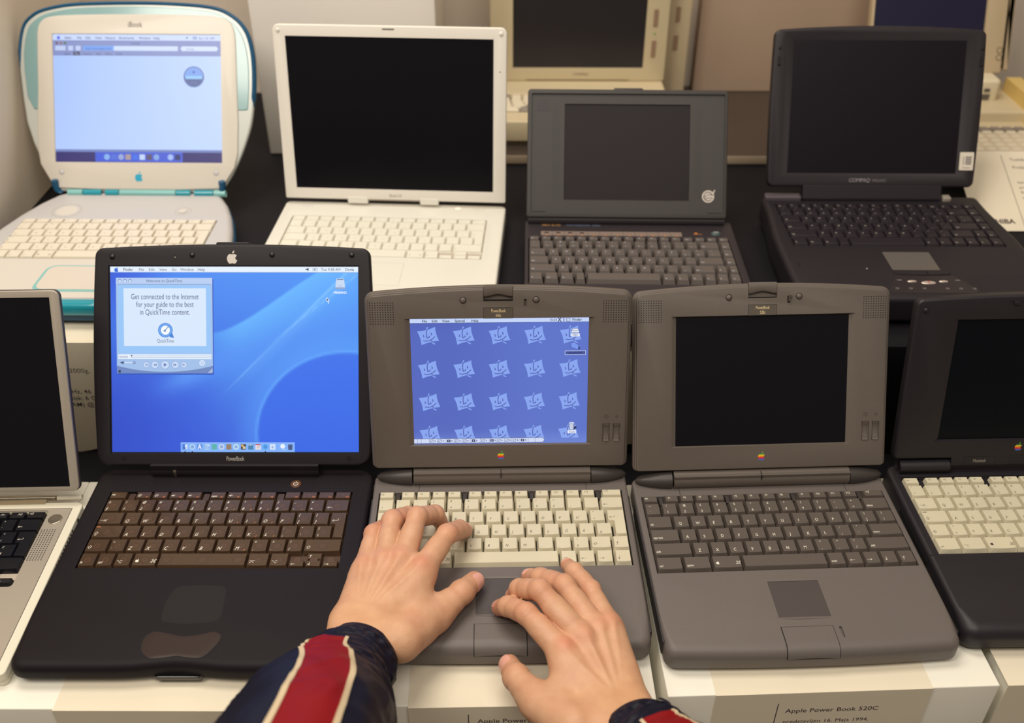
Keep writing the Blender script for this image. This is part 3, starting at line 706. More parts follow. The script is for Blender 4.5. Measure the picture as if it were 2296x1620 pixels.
# ---------------------------------------------------------------- black laptop with bronze translucent keys
PBK = mat('soft_black_plastic', (27, 22, 26), .55, spec=.2, bump=.12, bscale=1600, var=.06)
PBK2 = mat('soft_black_plastic_lid', (31, 27, 30), .5, spec=.35, bump=.12, bscale=1600)
BRONZE = mat('bronze_translucent_key', (84, 64, 48), .2, trans=.25, ior=1.3, coat=.35)
BRONZEP = mat('bronze_key_post', (66, 47, 35), .3)
BTRAY = mat('bronze_tray', (84, 58, 42), .5, var=.3, vscale=60)
SILV = mat('brushed_steel', (190, 180, 160), .28, metal=1.0)
def black_bronze():
    T = 28.0
    root = thing('laptop', 'black laptop with brown see-through keys and bright blue desktop on its screen', 'laptop', -320.03, 857.99, 0, .17)
    b = M()
    out = rrect(-159.6, 159.6, -276, 4, (15, 15, 20, 20), 8, ns=24)
    o2 = []
    for x, y in out:
        if y < -200: y = y + 5 * exp(-(x / 32) ** 2) - 3 * exp(-((abs(x) - 60) / 30) ** 2) * 0
        if y < -20: x = x * 1.0
        o2.append((x, y))
    def rt(p): return 5 + 4 * sst(-200, -266, p[1])
    b.slab(o2, 11, T, rt, 1.5, 7, 0)
    o3 = [(x * .965, y + 13 if y < -200 else y - 3) for x, y in o2]
    b.slab(o3, 0, 10.2, 1.5, 5, 3, 0)
    base = b.build('base', [PBK], root)
    k = M(); k.box(-136.8, 138.6, -152.2, -37, T - 6, T + 4); cut(base, k)
    g = M()
    g.stroke([(-95.5, -8), (-95.5, -30), (-97.5, -36.5)], .5, T + .06, 0); g.stroke([(97, -8), (97, -36.5)], .5, T + .06, 0)
    g.build('deck_seam', [BLACKGAP], root)
    for s in (-1, 1): grille(root, *((-154, -99) if s < 0 else (100, 150)), -12, -33, 15, 7, .85, T + .06, 0, None, True)
    m = M(); m.slab([(71.5 + 6.2 * cos(a), -24 + 6.2 * sin(a)) for a in [2 * pi * i / 28 for i in range(28)]], T - .5, T + .9, .6, .1, 3, 0)
    m.ring(71.5, -24.2, 2.2, 2.9, T + .96, 1, 20, radians(120), radians(420)); m.stroke([(71.5, -23.5), (71.5, -20.6)], .7, T + .97, 1)
    m.build('power_button', [mat('bronze_button', (88, 58, 38), .3), LEGW], root, label='round brown power button')
    # hinge
    h = M(); h.cylx(-96.7, 96.5, -1.5, T + 4.5, 10.5, 0, 28); h.box(-97, 96.5, -11, 2, T + 6, T + 16, 0); h.build('hinge_barrel', [PBK2], root)
    h = M(); h.cylx(-71.5, -68.2, -1.5, T + 4.5, 11.0, 0, 28); h.build('hinge_ring', [SILV], root, label='metal ring on the hinge')
    # trackpad
    def smooth(P, n=8):
        out = []; N = len(P)
        for i in range(N):
            p0, p1, p2, p3 = P[i - 1], P[i], P[(i + 1) % N], P[(i + 2) % N]
            for t in [k / n for k in range(n)]:
                out.append(tuple(.5 * (2 * b_ + (c - a_) * t + (2 * a_ - 5 * b_ + 4 * c - d) * t * t + (-a_ + 3 * b_ - 3 * c + d) * t ** 3) for a_, b_, c, d in zip(p0, p1, p2, p3)))
        return out
    tp = smooth([(-28, -200), (-25.5, -185), (-20, -177.5), (0, -176.2), (22, -177.3), (27.5, -183), (29.5, -200), (30, -214), (24, -221.5), (2, -224), (-18, -222.6), (-26, -218)])
    m = M(); m.poly([(x * 1.03 + 0, (y + 200) * 1.03 - 200) for x, y in tp], T + .05, 1); m.poly(tp, T + .12, 0)
    m.build('trackpad', [mat('trackpad_black', (31, 29, 28), .55, spec=.25), BLACKGAP], root)
    bt = smooth([(-37, -248), (-35, -239), (-28, -234.5), (-16, -236.5), (0, -240), (15, -238), (27, -234.8), (35, -237.5), (36.5, -244), (32, -255), (24, -264.5), (10, -264.5), (0, -263), (-12, -264.8), (-25, -265.5), (-34, -258)], 6)
    def dk(x, y):
        R = 9.0; yf = -276 + 5 * exp(-(x / 32) ** 2); q = (yf + R) - y
        return T if q <= 0 else T - R + sqrt(max(0, R * R - q * q))
    m = M()
    for k_, (sc, off, mi) in enumerate(((1.035, .12, 1), (1.0, .6, 0))):
        P = [(x * sc, (y + 250) * sc - 250) for x, y in bt]; cx, cy = 0, -251; N = len(P); R_ = 7
        vs = []; fs = []
        for j in range(1, R_ + 1):
            for x, y in P: xx = cx + (x - cx) * j / R_; yy = cy + (y - cy) * j / R_; vs.append((xx, yy, dk(xx, yy) + off - (.25 if j == R_ and mi == 0 else 0)))
        for j in range(R_ - 1):
            for i in range(N): fs.append((j * N + i, (j + 1) * N + i, (j + 1) * N + (i + 1) % N, j * N + (i + 1) % N)[::-1 if area2(P) < 0 else 1])
        fs.append(tuple(range(N)) if area2(P) > 0 else tuple(range(N - 1, -1, -1)))
        m.add(vs, fs, mi, True)
    m.build('trackpad_button', [mat('bronze_gloss', (46, 33, 28), .4, spec=.35), BLACKGAP], root, label='kidney-shaped brown trackpad button')
    m = M(); m.slab(rrect(-22, 24, -275, -266, 3, 4), 7, 12, .8, .5, 2, 0); m.build('front_catch', [mat('gloss_black', (18, 16, 18), .15, coat=.5)], root)
    keyboard(root, ROW_PB, -136.2, 138.0, -37.6, -151.6, T - 5, T + 1.2,
             dict(shear=.3, ls=5.6, sx=.8, lx=.1, ly=.1, inset=(1.2, 1.2, .6, 2.6), arc=.9, bev=.3, gap=.35, post=1, fo=1, fx=.5, bold=.008, lw=.4, gap_block=BRONZEP), [BRONZE, LEGW, LEGO, BRONZEP, mat('bronze_dome', (84, 60, 43), .3)], BTRAY)
    # lid
    mw = lid_matrix(T, 33.92)
    P = rrect(-158.5, 156.5, 4.5, 255, (16, 16, 9, 9), 7, bow_top=5, bow_side=4, ns=20)
    l = M(); l.slab(P, -14, 0, 3, 5, 5, 0); lid = l.build('lid', [PBK2], root, mw=mw)
    cu = M(); cu.box(-143.6, 144.4, 19, 235.6, -2.0, 3); cut(lid, cu)
    s = M(); s.box(-143.6, 144.4, 19, 235.6, -1.95, -1.85, 0, (6, 6, 14)); aqua_screen(s, -142, 143, 20.4, 234.2, -1.7); s.build('screen', [LCD], lid)
    for u, v, r in ((-138.8, 245.4, 3.3), (-47.1, 247.4, 3.3), (44.5, 247.8, 3.3), (136, 247.5, 3.3)):
        m = M(); m.dome(u, v, 0, r, 1.8, 0); m.build('rubber_bumper', [mat('black_rubber', (22, 20, 22), .35)], lid)
    for u, v in ((-128, 13), (132, 13)):
        m = M(); m.ring(u, v, 3.2, 3.6, .05, 0); m.disc(u, v, 3.2, .03, 1); m.build('screw_cover', [BLACKGAP, PBK], lid)
    m = M(); m.disc(-66.7, 246.8, 1.2, .06, 0); m.disc(-66.7, 244.9, .5, .06, 1); m.build('microphone_hole', [BLACKGAP, LEGW], lid)
    m = M(); apple(m, -1.2, 245, 15, .12, 0); m.build('logo', [mat('logo_silver', (205, 198, 190), .35)], lid, label='pale fruit-shaped logo')
    m = M(); m.text('PowerBook', .5, 10.6, 7.2, .1, 0, .68, 0, 'CENTER', 0, .86); m.build('nameplate', [mat('silver_lettering', (165, 160, 155), .4)], lid)
    m = M(); m.slab(rrect(-20, 18, 256.5, 262.5, 2, 3), -10, -1, 1, 1, 2, 0)
    m.build('latch', [PBK2], lid)
    return root
P_ = black_bronze()

# ---------------------------------------------------------------- silver metal laptop, far left
def silver():
    T = 18.0
    TI = mat('titanium_grey', (176, 166, 152), .38, metal=.35, bump=.06, bscale=2500); TIE = mat('pale_grey_edge', (222, 216, 196), .45); DK = mat('dark_grey_rim', (62, 58, 60), .5)
    root = thing('laptop', 'silver metal laptop with black keys, cut off by the left edge', 'laptop', -658.88, 812.58, 0, 1.72)
    b = M(); b.slab(rrect(-171, 171, -238, -3, (6, 6, 8, 8), 5), 9, T, 1.2, .5, 3, 0); b.slab(rrect(-170, 170, -237, -4, 6, 5), 0, 9.2, .5, 1.5, 2, 0)
    base = b.build('base', [TIE, TI], root)
    m = M(); m.prism(rrect(-161, 161, -228, -13, 3, 4), T - .6, T + .15, 0); m.ring(1, -14, 0, 0.1, T + .1, 0, 3)
    m.stroke([(-161, -13), (161, -13), (161, -228), (-161, -228)], .5, T + .22, 1, True); deck = m.build('deck_panel', [TI, BLACKGAP], root)
    cu = M(); cu.prism(rrect(-136.5, 136.5, -128, -16, 4, 4), T - 6, T + 3); cut(base, cu); cu.__init__(); cu.prism(rrect(-136.5, 136.5, -128, -16, 4, 4), T - 6, T + 3); cut(deck, cu)
    grille(root, 139, 153.6, -47, -91.2, 6, 17, .75, T + .26); grille(root, -153.6, -139, -47, -91.2, 6, 17, .75, T + .26)
    m = M(); m.slab([(147.8 + 7.6 * cos(a), -30.5 + 7.6 * sin(a)) for a in [2 * pi * i / 28 for i in range(28)]], T - .3, T + 1.1, .8, .1, 3, 0); m.ring(147.8, -30.6, 5.2, 5.5, T + 1.12, 1)
    m.ring(147.8, -30.7, 2.2, 2.8, T + 1.14, 1, 20, radians(120), radians(420)); m.stroke([(147.8, -30), (147.8, -27.3)], .6, T + 1.15, 1)
    m.build('power_button', [SILV, mat('grey_mark', (110, 104, 96), .5)], root, label='round metal power button')
    for i in range(13):
        m = M(); m.box(170.9, 171.25, -47 - i * 5.6, -44.4 - i * 5.6, 9.8, 15.5); m.build('side_vent', [BLACKGAP], root)
    m = M(); m.cylx(171 - .3, 171.3, -28, 13, 2.6, 0, 14, caps=1); m.build('audio_jack', [BLACKGAP], root)
    KB = mat('black_translucent_key', (26, 25, 30), .22, coat=.2)
    keyboard(root, [ROW_WH[0], '§° !1 "2 §3 $4 %5 &6 /7 (8 )9 =0 _- ^` left:1.4', 'tab:1.4 Q W E R T Z U I O P Ü *! ent:1.05~L', 'caps:1.7 A S D F G H J K L Ö Ä £$ __:.7', ROW_WH[4], ROW_WH[5]], -134.5, 134.5, -18.5, -125.5, T - 4.5, T + 1.6,
             dict(shear=.3, ls=4.9, sx=.82, lx=.12, ly=.12, inset=(1.2, 1.2, .6, 2.2), arc=.7, bev=.3, gap=.5, fx=.5, lw=.4), [KB, LEGW, LEGW], mat('silver_tray', (178, 166, 150), .5))
    m = M(); m.cylx(-168, 60, 4, T + .5, 3.3, 0, 18); m.cylx(112, 167, 3, T + .5, 4.6, 0, 18) if False else None
    m.build('hinge_barrel', [TIE], root)
    m = M(); m.cylx(64, 137.5, 4, T + .5, 3.0, 0, 18); m.box(72, 128, -6, 4, T - 2, T + .6, 0); m.build('hinge_bracket', [SILV], root)
    m = M(); m.cylx(139, 167, 4, T + .5, 3.3, 0, 18); m.build('hinge_barrel', [TIE], root)
    mw = lid_matrix(T, 23.33)
    l = M(); l.slab(rrect(-172, 172, 11, 238.5, 7, 5), -3, 0, .8, .4, 3, 0); l.slab(rrect(-172.6, 172.6, 10.4, 239.1, 7.5, 5), -8, -2.8, .6, 2, 3, 1)
    lid = l.build('lid', [TI, DK], root, mw=mw)
    cu = M(); cu.box(-162, 162, 16, 231, -1.2, 3); cut(lid, cu)
    s = M(); s.box(-162, 162, 16, 231, -2, -1.1); s.build('screen', [SCREENOFF], lid)
    return root
T_ = silver()

# ---------------------------------------------------------------- black laptop with cream keys, far right
def black_cream():
    T = 33.0
    BK = mat('charcoal_plastic', (36, 32, 37), .45, bump=.15, bscale=1500, var=.05)
    root = thing('laptop', 'black laptop with cream keys, cut off by the right edge', 'laptop', 585.8, 866.05, 0, 1.72)
    b = M()
    def rt(p): return 5 + 9 * sst(-205, -236, p[1])
    b.slab(rrect(-149, 149, -240, 4, (14, 14, 12, 12), 7, bow_bot=2), 8, T, rt, 3, 7, 0); b.slab(rrect(-146, 146, -236, 0, (12, 12, 8, 8), 5), 0, 9, 1, 3, 3, 1)
    base = b.build('base', [BK, mat('charcoal_brown', (66, 58, 54), .5)], root)
    cu = M(); cu.box(-138, 138, -138, -22, T - 6, T + 4); cut(base, cu)
    m = M(); m.box(-149.3, -148.8, -140, -60, 16, 24); m.build('side_door', [BLACKGAP], root)
    m = M(); m.box(-149, -139, -139.5, -139, T - .2, T + .08); m.build('deck_seam', [BLACKGAP], root)
    kb = keyboard(root, ROW_DE2, -137.4, 137.4, -22.4, -137.4, T - 5, T + 3.2, dict(ST_A, shear=0.05, sx=.78, gap_block=BK), [KCREAM, LEGD, BLACKGAP], BLACKGAP)
    for s in (-1, 1):
        m = M(); m.cylx(min(s * 137, s * 79), max(s * 137, s * 79), -6, T + 5.5, 8.6, 0, 24); m.build('hinge_barrel', [BK], root)
    m = M(); m.box(-138, 138, -20.5, -17.5, T - .5, T + 1.6); m.build('deck_ridge', [BK], root)
    m = M(); m.slab(rrect(-38, 38, -222, -150, 4, 4), T - .5, T + .4, .3, .1, 2, 0); m.build('trackpad', [mat('charcoal_pad', (58, 52, 56), .45)], root)
    mw = lid_matrix(T, 13.81)
    l = M()
    P = rrect(-145.5, 145.5, 8, 201.5, (5, 5, 7, 7), 5, bow_top=4.5); l.slab(P, -16, -.5, 3, 5, 4, 0)
    l.slab(rrect(-78, 78, -1.5, 12, 1, 2), -14, -.6, 1, 3, 3, 0)
    lid = l.build('lid', [BK], root, mw=mw)
    cu = M(); o1, o0 = (-96.5, 96.5, 31.5, 177), (-103, 103, 30, 179)
    cu.add([(o1[0], o1[2], -4), (o1[1], o1[2], -4), (o1[1], o1[3], -4), (o1[0], o1[3], -4), (o0[0], o0[2], .4), (o0[1], o0[2], .4), (o0[1], o0[3], .4), (o0[0], o0[3], .4)],
           [(3, 2, 1, 0), (4, 5, 6, 7), (0, 1, 5, 4), (1, 2, 6, 5), (2, 3, 7, 6), (3, 0, 4, 7)]); cut(lid, cu)
    s = M(); s.box(-96.5, 96.5, 31.5, 177, -5, -3.9); s.build('screen', [mat('dark_green_lcd', (4, 8, 16), .35, spec=.25)], lid)
    m = M(); m.ring(-135.6, 189.5, 3.1, 3.6, -.4, 1); m.dome(-135.6, 189.5, -.5, 3.1, 1.7, 0); m.build('rubber_bumper', [BK, BLACKGAP], lid)
    m = M(); apple(m, -2.5, 22.6, 10.4, -.4, bands=[0, 0, 1, 2, 3, 4, 5]); m.build('logo', RAIN, lid, label='six-colour striped fruit logo')
    m = M(); m.box(-63, -26, -.6, 10.4, -1, -.42, 1); m.box(-62.6, -26.4, -.3, 10.1, -1, -.36, 0); m.text('Macintosh', -45, 3.0, 6.2, -.3, 2, .7, 0, 'CENTER', 0, .86); m.build('nameplate', [BK, BLACKGAP, mat('grey_lettering', (150, 142, 132), .5)], lid)
    grille(lid, -9.5, 12, 11.2, .2, 7, 4, .8, -.44)
    m = M(); m.box(-45, -30, 198.2, 199, -.9, -.3, 1); m.slab(rrect(-40.5, -34, 195, 199.5, 1, 3), -.8, 1.6, .6, .2, 2, 0); m.build('latch', [BK, BLACKGAP], lid)
    return root
E_ = black_cream()

# ---------------------------------------------------------------- rounded white and teal laptop
TZ = 115.0
def crv(P, n=4):
    out = []
    for i in range(len(P) - 1):
        q = [P[max(0, min(len(P) - 1, j))] for j in (i - 1, i, i + 1, i + 2)]
        for t in [k / n for k in range(n)]: out.append(tuple(.5 * (2 * b + (c - a) * t + (2 * a - 5 * b + 4 * c - d) * t * t + (-a + 3 * b - 3 * c + d) * t ** 3) for a, b, c, d in zip(*q)))
    return out + [P[-1]]
def clamshell():
    T = 38.0
    root = thing('laptop', 'rounded clamshell laptop in white and translucent teal, bright web page on screen', 'laptop', -552.47, 1341.02, TZ, -.57)
    WH = mat('milky_white_plastic', (204, 197, 186), .35, coat=.15); FR = mat('frosted_grey_plastic', (190, 187, 186), .4, coat=.1); FR2 = mat('frosted_white_plastic', (206, 199, 190), .42)
    TEAL = mat('teal_translucent', (40, 165, 185), .22, coat=.5, trans=.25); TEALD = mat('teal_rubber', (12, 76, 112), .4); TEALP = mat('pale_teal_plastic', (128, 184, 182), .3, coat=.3)
    def full(h): return h + [(-x, y) for x, y in h[::-1]]
    half = [(60, -4), (108, -6), (122, -16), (138, -44), (152, -80), (163, -120), (170, -155), (172, -190), (169, -225), (161, -256), (147, -283), (124, -301), (92, -309), (50, -311), (15, -311)]
    O = full(half)
    b = M(); b.slab(O, 26, T, 9, 2, 6, 0); base = b.build('base', [FR], root)
    m = M(); m.slab([(x * 1.015, (y + 150) * 1.012 - 150) for x, y in O], 6, 28, 6, 8, 5, 0); m.build('rubber_band', [TEALD], root)
    m = M(); m.slab([(x * .93, (y + 150) * .93 - 150) for x, y in O], 0, 8, .5, 2, 3, 0); m.build('underside', [FR], root)
    m = M(); m.slab(rrect(-142, 142, -305, -209, (60, 60, 4, 4), 8), T - 2, T + .5, .5, .2, 2, 0); m.build('palm_rest', [FR2], root)
    cu = M(); cu.box(-138.5, 136.5, -208, -97, T - 5, T + 3); cut(base, cu)
    keyboard(root, ROW_WH, -138, 136, -97.5, -207.5, T - 4, T + 2, dict(ls=3.8, lx=.32, ly=.3, inset=(1.3, 1.3, .7, 2.2), arc=.6, gap=.35), [mat('off_white_key', (218, 209, 192), .4), mat('legend_grey', (120, 112, 105), .6), mat('legend_blue', (110, 160, 190), .6)], mat('beige_tray', (192, 180, 162), .6))
    m = M(); m.prism(rrect(-52, 52, -291, -226, (14, 14, 14, 14), 5), T - .2, T + .8, 0); m.prism(rrect(-48, 48, -286, -229, (11, 11, 11, 11), 5), T, T + 1.2, 1); m.build('trackpad', [TEALP, mat('pale_pad', (206, 197, 186), .45)], root)
    m = M(); m.slab(rrect(-46, 46, -319, -292, (10, 10, 3, 3), 5), T - 18, T - 1, 6, 3, 4, 0); m.build('trackpad_button', [TEAL], root, label='teal button along the front')
    m = M(); m.ring(-88, -70, 19, 21, T + .05, 1, 32); m.disc(-88, -70, 15, T + .06, 0, 32); m.build('speaker', [FR2, mat('ring_grey', (178, 174, 168), .5)], root)
    m = M(); m.ring(79, -69, 10.5, 12, T + .05, 1, 24); m.ring(79, -69, 6, 7, T + .06, 1, 24); m.disc(79, -69, 6, T + .5, 0, 20); m.build('power_button', [FR2, mat('ring_grey', (178, 174, 168), .5)], root)
    for i, (u0, u1, mt) in enumerate(((-106, -84, TEALP), (-83, -56, TEAL), (-50, -30, TEAL), (-29, 54, TEALP), (55, 76, TEAL), (82, 110, TEAL), (111, 128, TEALP))):
        h = M(); h.cylx(u0, u1, -15, T + 1.5, 5.2, 0, 18); h.build('hinge_segment', [mt], root)
    for s in (-1, 1):
        h = M(); rs = []
        for k in range(9):
            a = k / 8 * pi * .62
            cx, cz = s * (119 + 10 * sin(a) * .5), T + 2 + 16 * (1 - cos(a)) * .8; rs.append([(cx + 5 * cos(q), -13 + 5 * sin(q) + k * .2, cz) for q in [2 * pi * i / 12 * s for i in range(12)]])
        h.rings(rs); h.build('hinge_arm', [TEALD], root)
    mw = lid_matrix(T, 31.49)
    L0 = [(-175, 196), (-172, 218), (-166, 236), (-154, 248), (-141, 255), (-122, 260), (-97, 264), (-60, 266), (-2, 267), (50, 266), (95, 263), (122, 258), (140, 249), (154, 237), (164, 220), (170, 195), (172, 165), (171, 131), (167, 95), (158, 64), (147, 37), (134, 12), (120, -7), (60, -8), (-60, -8), (-118, -7), (-131, 12), (-145, 35), (-157, 64), (-166, 93), (-171, 131), (-174.5, 169)]
    L = crv(L0[:23]) + L0[23:]
    l = M(); l.slab(L[::-1], -16, -2, 3, 9, 5, 0)
    lid = l.build('lid', [mat('lid_pearl', (192, 196, 190), .25, coat=.5)], root, mw=mw)
    # teal rim over the top of the lid, then the clear ring and the white bezel
    top = [p for p in L if p[1] > 120]
    seq = [(-171, 131), (-174.5, 169)] + [p for p in L if p[1] > 118 and p not in ((-171, 131), (-174.5, 169))] + [(170, 118)]
    rs = []
    for k, (x, y) in enumerate(seq):
        a, c = seq[max(0, k - 1)], seq[min(len(seq) - 1, k + 1)]; dx, dy = c[0] - a[0], c[1] - a[1]; q = sqrt(dx * dx + dy * dy); nx, ny = -dy / q, dx / q
        e = 3.6 if 1 < k < len(seq) - 2 else 2.0
        rs.append([(x + nx * (e * cos(t) - 1.4), y + ny * (e * cos(t) - 1.4), -6 + e * 1.6 * sin(t)) for t in [2 * pi * i / 12 for i in range(12)]])
    m = M(); m.rings(rs); m.build('rim', [TEALD], lid, label='dark teal rubber rim over the top')
    sc = lambda P, k, dy=0: [(x * k, (y - 120) * k + 120 + dy) for x, y in P]
    i1 = [p for p in sc(L, .955)]
    up = [p if p[1] > 112 else (p[0] * .97, 112) for p in i1 if p[1] > 85]
    m = M(); m.slab(up[::-1], -3, -.9, 1.2, .2, 3, 0); m.build('clear_band', [mat('clear_teal_band', (128, 164, 166), .18, coat=.6)], lid, label='pale teal see-through band')
    B = [(-147, 140), (-146.5, 205), (-145, 228), (-138, 240), (-124, 245.5), (-90, 248), (0, 249.5), (85, 248.5), (120, 246), (136, 240), (143.5, 228), (146, 205), (147, 140), (148, 95), (147, 50), (142, 28), (128, 6), (118, -3), (60, -5), (-60, -5), (-120, -3), (-132, 8), (-146, 32), (-150, 60), (-149, 95)]
    B = crv(B[:13]) + B[13:]
    m = M(); m.slab(B[::-1], -2.5, 1.2, 2.2, .2, 4, 0); bez = m.build('bezel', [WH], lid)
    cu = M(); cu.box(-123.8, 123.8, 34.8, 220.8, -.6, 3); cut(bez, cu)
    s = M(); U0, U1, V0, V1, n = -123.3, 123.3, 35.3, 220.3, -.4
    shade_grid(s, U0, U1, V0, V1, n, lambda x, y: mixc((168, 196, 250), (190, 212, 252), sst(0, 1, .6 * x + .4 * (1 - y))), 16, 12)
    d = px(s, U0, V0, (U1 - U0) / 400, (V1 - V0) / 300, n); ink = (40, 48, 90)
    d.rect(0, 286, 400, 300, (196, 212, 250)); apple(s, U0 + 14 * .616, V0 + 293 * .616, 6, n + .1, 0, (60, 90, 230))
    for t, x in (('Safari', 28), ('File', 58), ('Edit', 78), ('View', 101), ('History', 125), ('Bookmarks', 158), ('Window', 205), ('Help', 240)): d.text(t, x, 289, 8, ink, 1, 'LEFT', .01)
    d.text('Sat 1:41 AM', 348, 289, 8, ink, .95); d.rect(334, 289, 344, 296, (150, 165, 205)); d.disc(320, 293, 2, ink)
    d.rect(0, 250, 400, 286, (128, 142, 196)); d.text('Untitled', 186, 277, 7, ink, .95)
    for i, c in enumerate(((120, 70, 90), (150, 110, 70), (80, 110, 80))): d.disc(9 + i * 10, 279, 3, c)
    for x0, x1 in ((5, 30), (36, 48), (54, 66)): d.rect(x0, 262, x1, 273, (186, 202, 240))
    d.rect(72, 262, 298, 273, (200, 216, 250)); d.rect(72, 262, 145, 273, (110, 160, 240)); d.text('http://www.apple.com/', 78, 264.5, 7.5, (40, 60, 150), .9); d.poly([(308, 262), (390, 262), (394, 267.5), (390, 273), (308, 273), (304, 267.5)], (204, 218, 250)); d.text('Google', 318, 264.5, 7, (120, 130, 160), .95)
    d.rect(48, 251, 64, 259, (40, 46, 80))
    for t, x in (('Apple', 26), ('Mac', 51), ('Amazon', 72), ('eBay', 102), ('Yahoo!', 124), ('News', 150)): d.text(t, x, 252.5, 6.5, (60, 66, 110) if t != 'Mac' else (180, 190, 230), .95)
    d.disc(335, 202, 24.5, (64, 88, 150), 32); d.disc(335, 202, 22.5, (116, 158, 232), 32)
    d.poly([(335 + 22 * cos(pi + pi * i / 12), 202 + 22 * sin(pi + pi * i / 12)) for i in range(13)], (72, 92, 150)); d.rect(315, 197, 355, 204, (140, 196, 250)); d.disc(335, 213, 3, (60, 90, 180)); d.text('- - -', 335, 186, 9, (150, 180, 230), 1, 'CENTER')
    d.rect(0, 24, 400, 30, (112, 130, 190)); d.rect(0, 0, 400, 24, (46, 40, 110)); d.rect(95, 1, 305, 24, (66, 92, 210))
    for i, c in enumerate(((60, 90, 220), (130, 175, 235), (80, 110, 215), (150, 165, 215), (170, 150, 150), (60, 110, 230), (190, 210, 245), (90, 80, 110), (130, 165, 225), None, (160, 185, 240), (40, 50, 110))):
        if c:
            if i in (1, 3, 5, 8, 10): d.disc(106 + i * 17, 12.5, 7, c)
            else: d.rect(99.5 + i * 17, 6, 112.5 + i * 17, 19, c)
    s.build('screen', [LCD], lid)
    m = M(); m.text('iBook', -1.5, 230.5, 11, 1.3, 0, .78, 0, 'CENTER', 0, 1.05, .004); m.build('nameplate', [mat('black_lettering', (62, 52, 48), .5)], lid)
    m = M(); apple(m, 0, 14.5, 14.5, 1.5, 0, thick=.4); m.build('logo', [mat('teal_logo', (36, 158, 190), .3)], lid, label='small teal fruit-shaped logo')
    for a in (-2.3, -1.9, -1.1, -.75, .6, 1.0, 1.9, 2.4):
        pass
    for s_ in (-1, 1):
        m = M(); m.ring(s_ * 114.5, 20.5, 3.8, 4.6, 1.25, 1); m.dome(s_ * 114.5, 20.5, 1.2, 3.8, 1.2, 0); m.build('rubber_bumper', [FR, mat('ring_grey', (178, 174, 168), .5)], lid)
    return root
K_ = clamshell()

# ---------------------------------------------------------------- white laptop
def white():
    T = 26.0
    W1 = mat('glossy_white_plastic', (224, 221, 210), .3, coat=.3); W2 = mat('satin_white_plastic', (228, 222, 212), .45); GL = mat('faint_grey', (172, 166, 154), .6)
    root = thing('laptop', 'white square-cornered laptop with white keys and switched-off black screen', 'laptop', -173.09, 1322.51, TZ, -2.85)
    b = M(); b.slab(rrect(-164, 164, -258, 0, (10, 10, 8, 8), 6), 0, T, 3.2, 2, 4, 0); base = b.build('base', [W1], root)
    cu = M(); cu.prism(rrect(-144.5, 139.5, -161.5, -46.5, 3, 3), T - 4, T + 3); cut(base, cu)
    keyboard(root, ROW_WH, -143.6, 138.8, -47.2, -160.8, T - 3.6, T + .6, dict(ls=3.4, lx=.5, ly=.3, inset=(1.1, 1.1, .5, 1.6), arc=.4, gap=.5), [mat('white_key', (226, 222, 208), .4), mat('legend_soft_grey', (176, 170, 158), .6), GL], mat('warm_tray', (176, 166, 150), .7))
    m = M(); m.stroke([(-38, -176.5), (37, -176.5), (37, -234), (-38, -234)], .35, T + .05, 1, True); m.prism(rrect(-37.5, 36.6, -233.6, -177, .5, 1), T - .1, T + .03, 0)
    m.build('trackpad', [W1, GL], root)
    m = M(); m.slab(rrect(-37.5, 36.6, -250, -235, 1, 2), T - .5, T + .1, .1, .1, 1, 0); m.build('trackpad_button', [W1], root)
    m = M(); m.disc(93.7, -13.2, 5.4, T + .3, 0, 24); m.ring(93.7, -13.2, 5.4, 5.9, T + .1, 1); m.build('power_button', [mat('bright_white', (245, 243, 232), .4), GL], root)
    for u in (-129, 125):
        m = M(); dots(m, u - 8, u + 8, -17, -9, 9, 5, .4, T + .05, 0); m.build('speaker_grille', [GL], root)
    mw = lid_matrix(T, 11.29)
    l = M(); l.slab(rrect(-161.5, 163.6, -.5, 244, (2, 2, 9, 9), 6), -11, 0, 1.6, 4, 4, 0)
    lid = l.build('lid', [W2], root, mw=mw)
    cu = M(); cu.box(-144.3, 145.3, 15.2, 228.8, -1.6, 3); cut(lid, cu)
    s = M(); s.box(-144.3, 145.3, 15.2, 228.8, -2.4, -1.5); s.build('screen', [SCREENOFF], lid)
    for u0, u1 in ((-69, -39.5), (38, 65)):
        m = M(); m.slab(rrect(u0, u1, -6, 3.5, 1, 2), -8, .8, .8, .5, 2, 0); m.box(u0 - .8, u0, -3, 1, -1, .3, 1); m.build('hinge', [W1, GL], lid)
    m = M(); m.box(-38.5, 37, -1.2, .6, -1, .12); m.build('hinge_gap', [mat('hinge_shadow_grey', (150, 138, 124), .7)], lid)
    m = M(); m.text('iBook G4', 1.5, 4.6, 6.4, .1, 0, .82, 0, 'CENTER', 0, .9); m.build('nameplate', [mat('grey_print', (150, 142, 136), .6)], lid)
    for u in (-153.5, 155.5):
        m = M(); m.dome(u, 236, 0, 3.2, 1.4, 0); m.build('rubber_bumper', [W1], lid)
    m = M(); m.slab(rrect(-8.5, 8.5, 238.6, 240.4, .8, 2), -.4, .15, .1, .1, 1, 0); m.build('latch', [mat('latch_slot_dark', (52, 48, 46), .5)], lid)
    m = M(); m.disc(154.4, 185.5, .9, .08, 0); m.build('microphone_hole', [BLACKGAP], lid)
    return root
G_ = white()

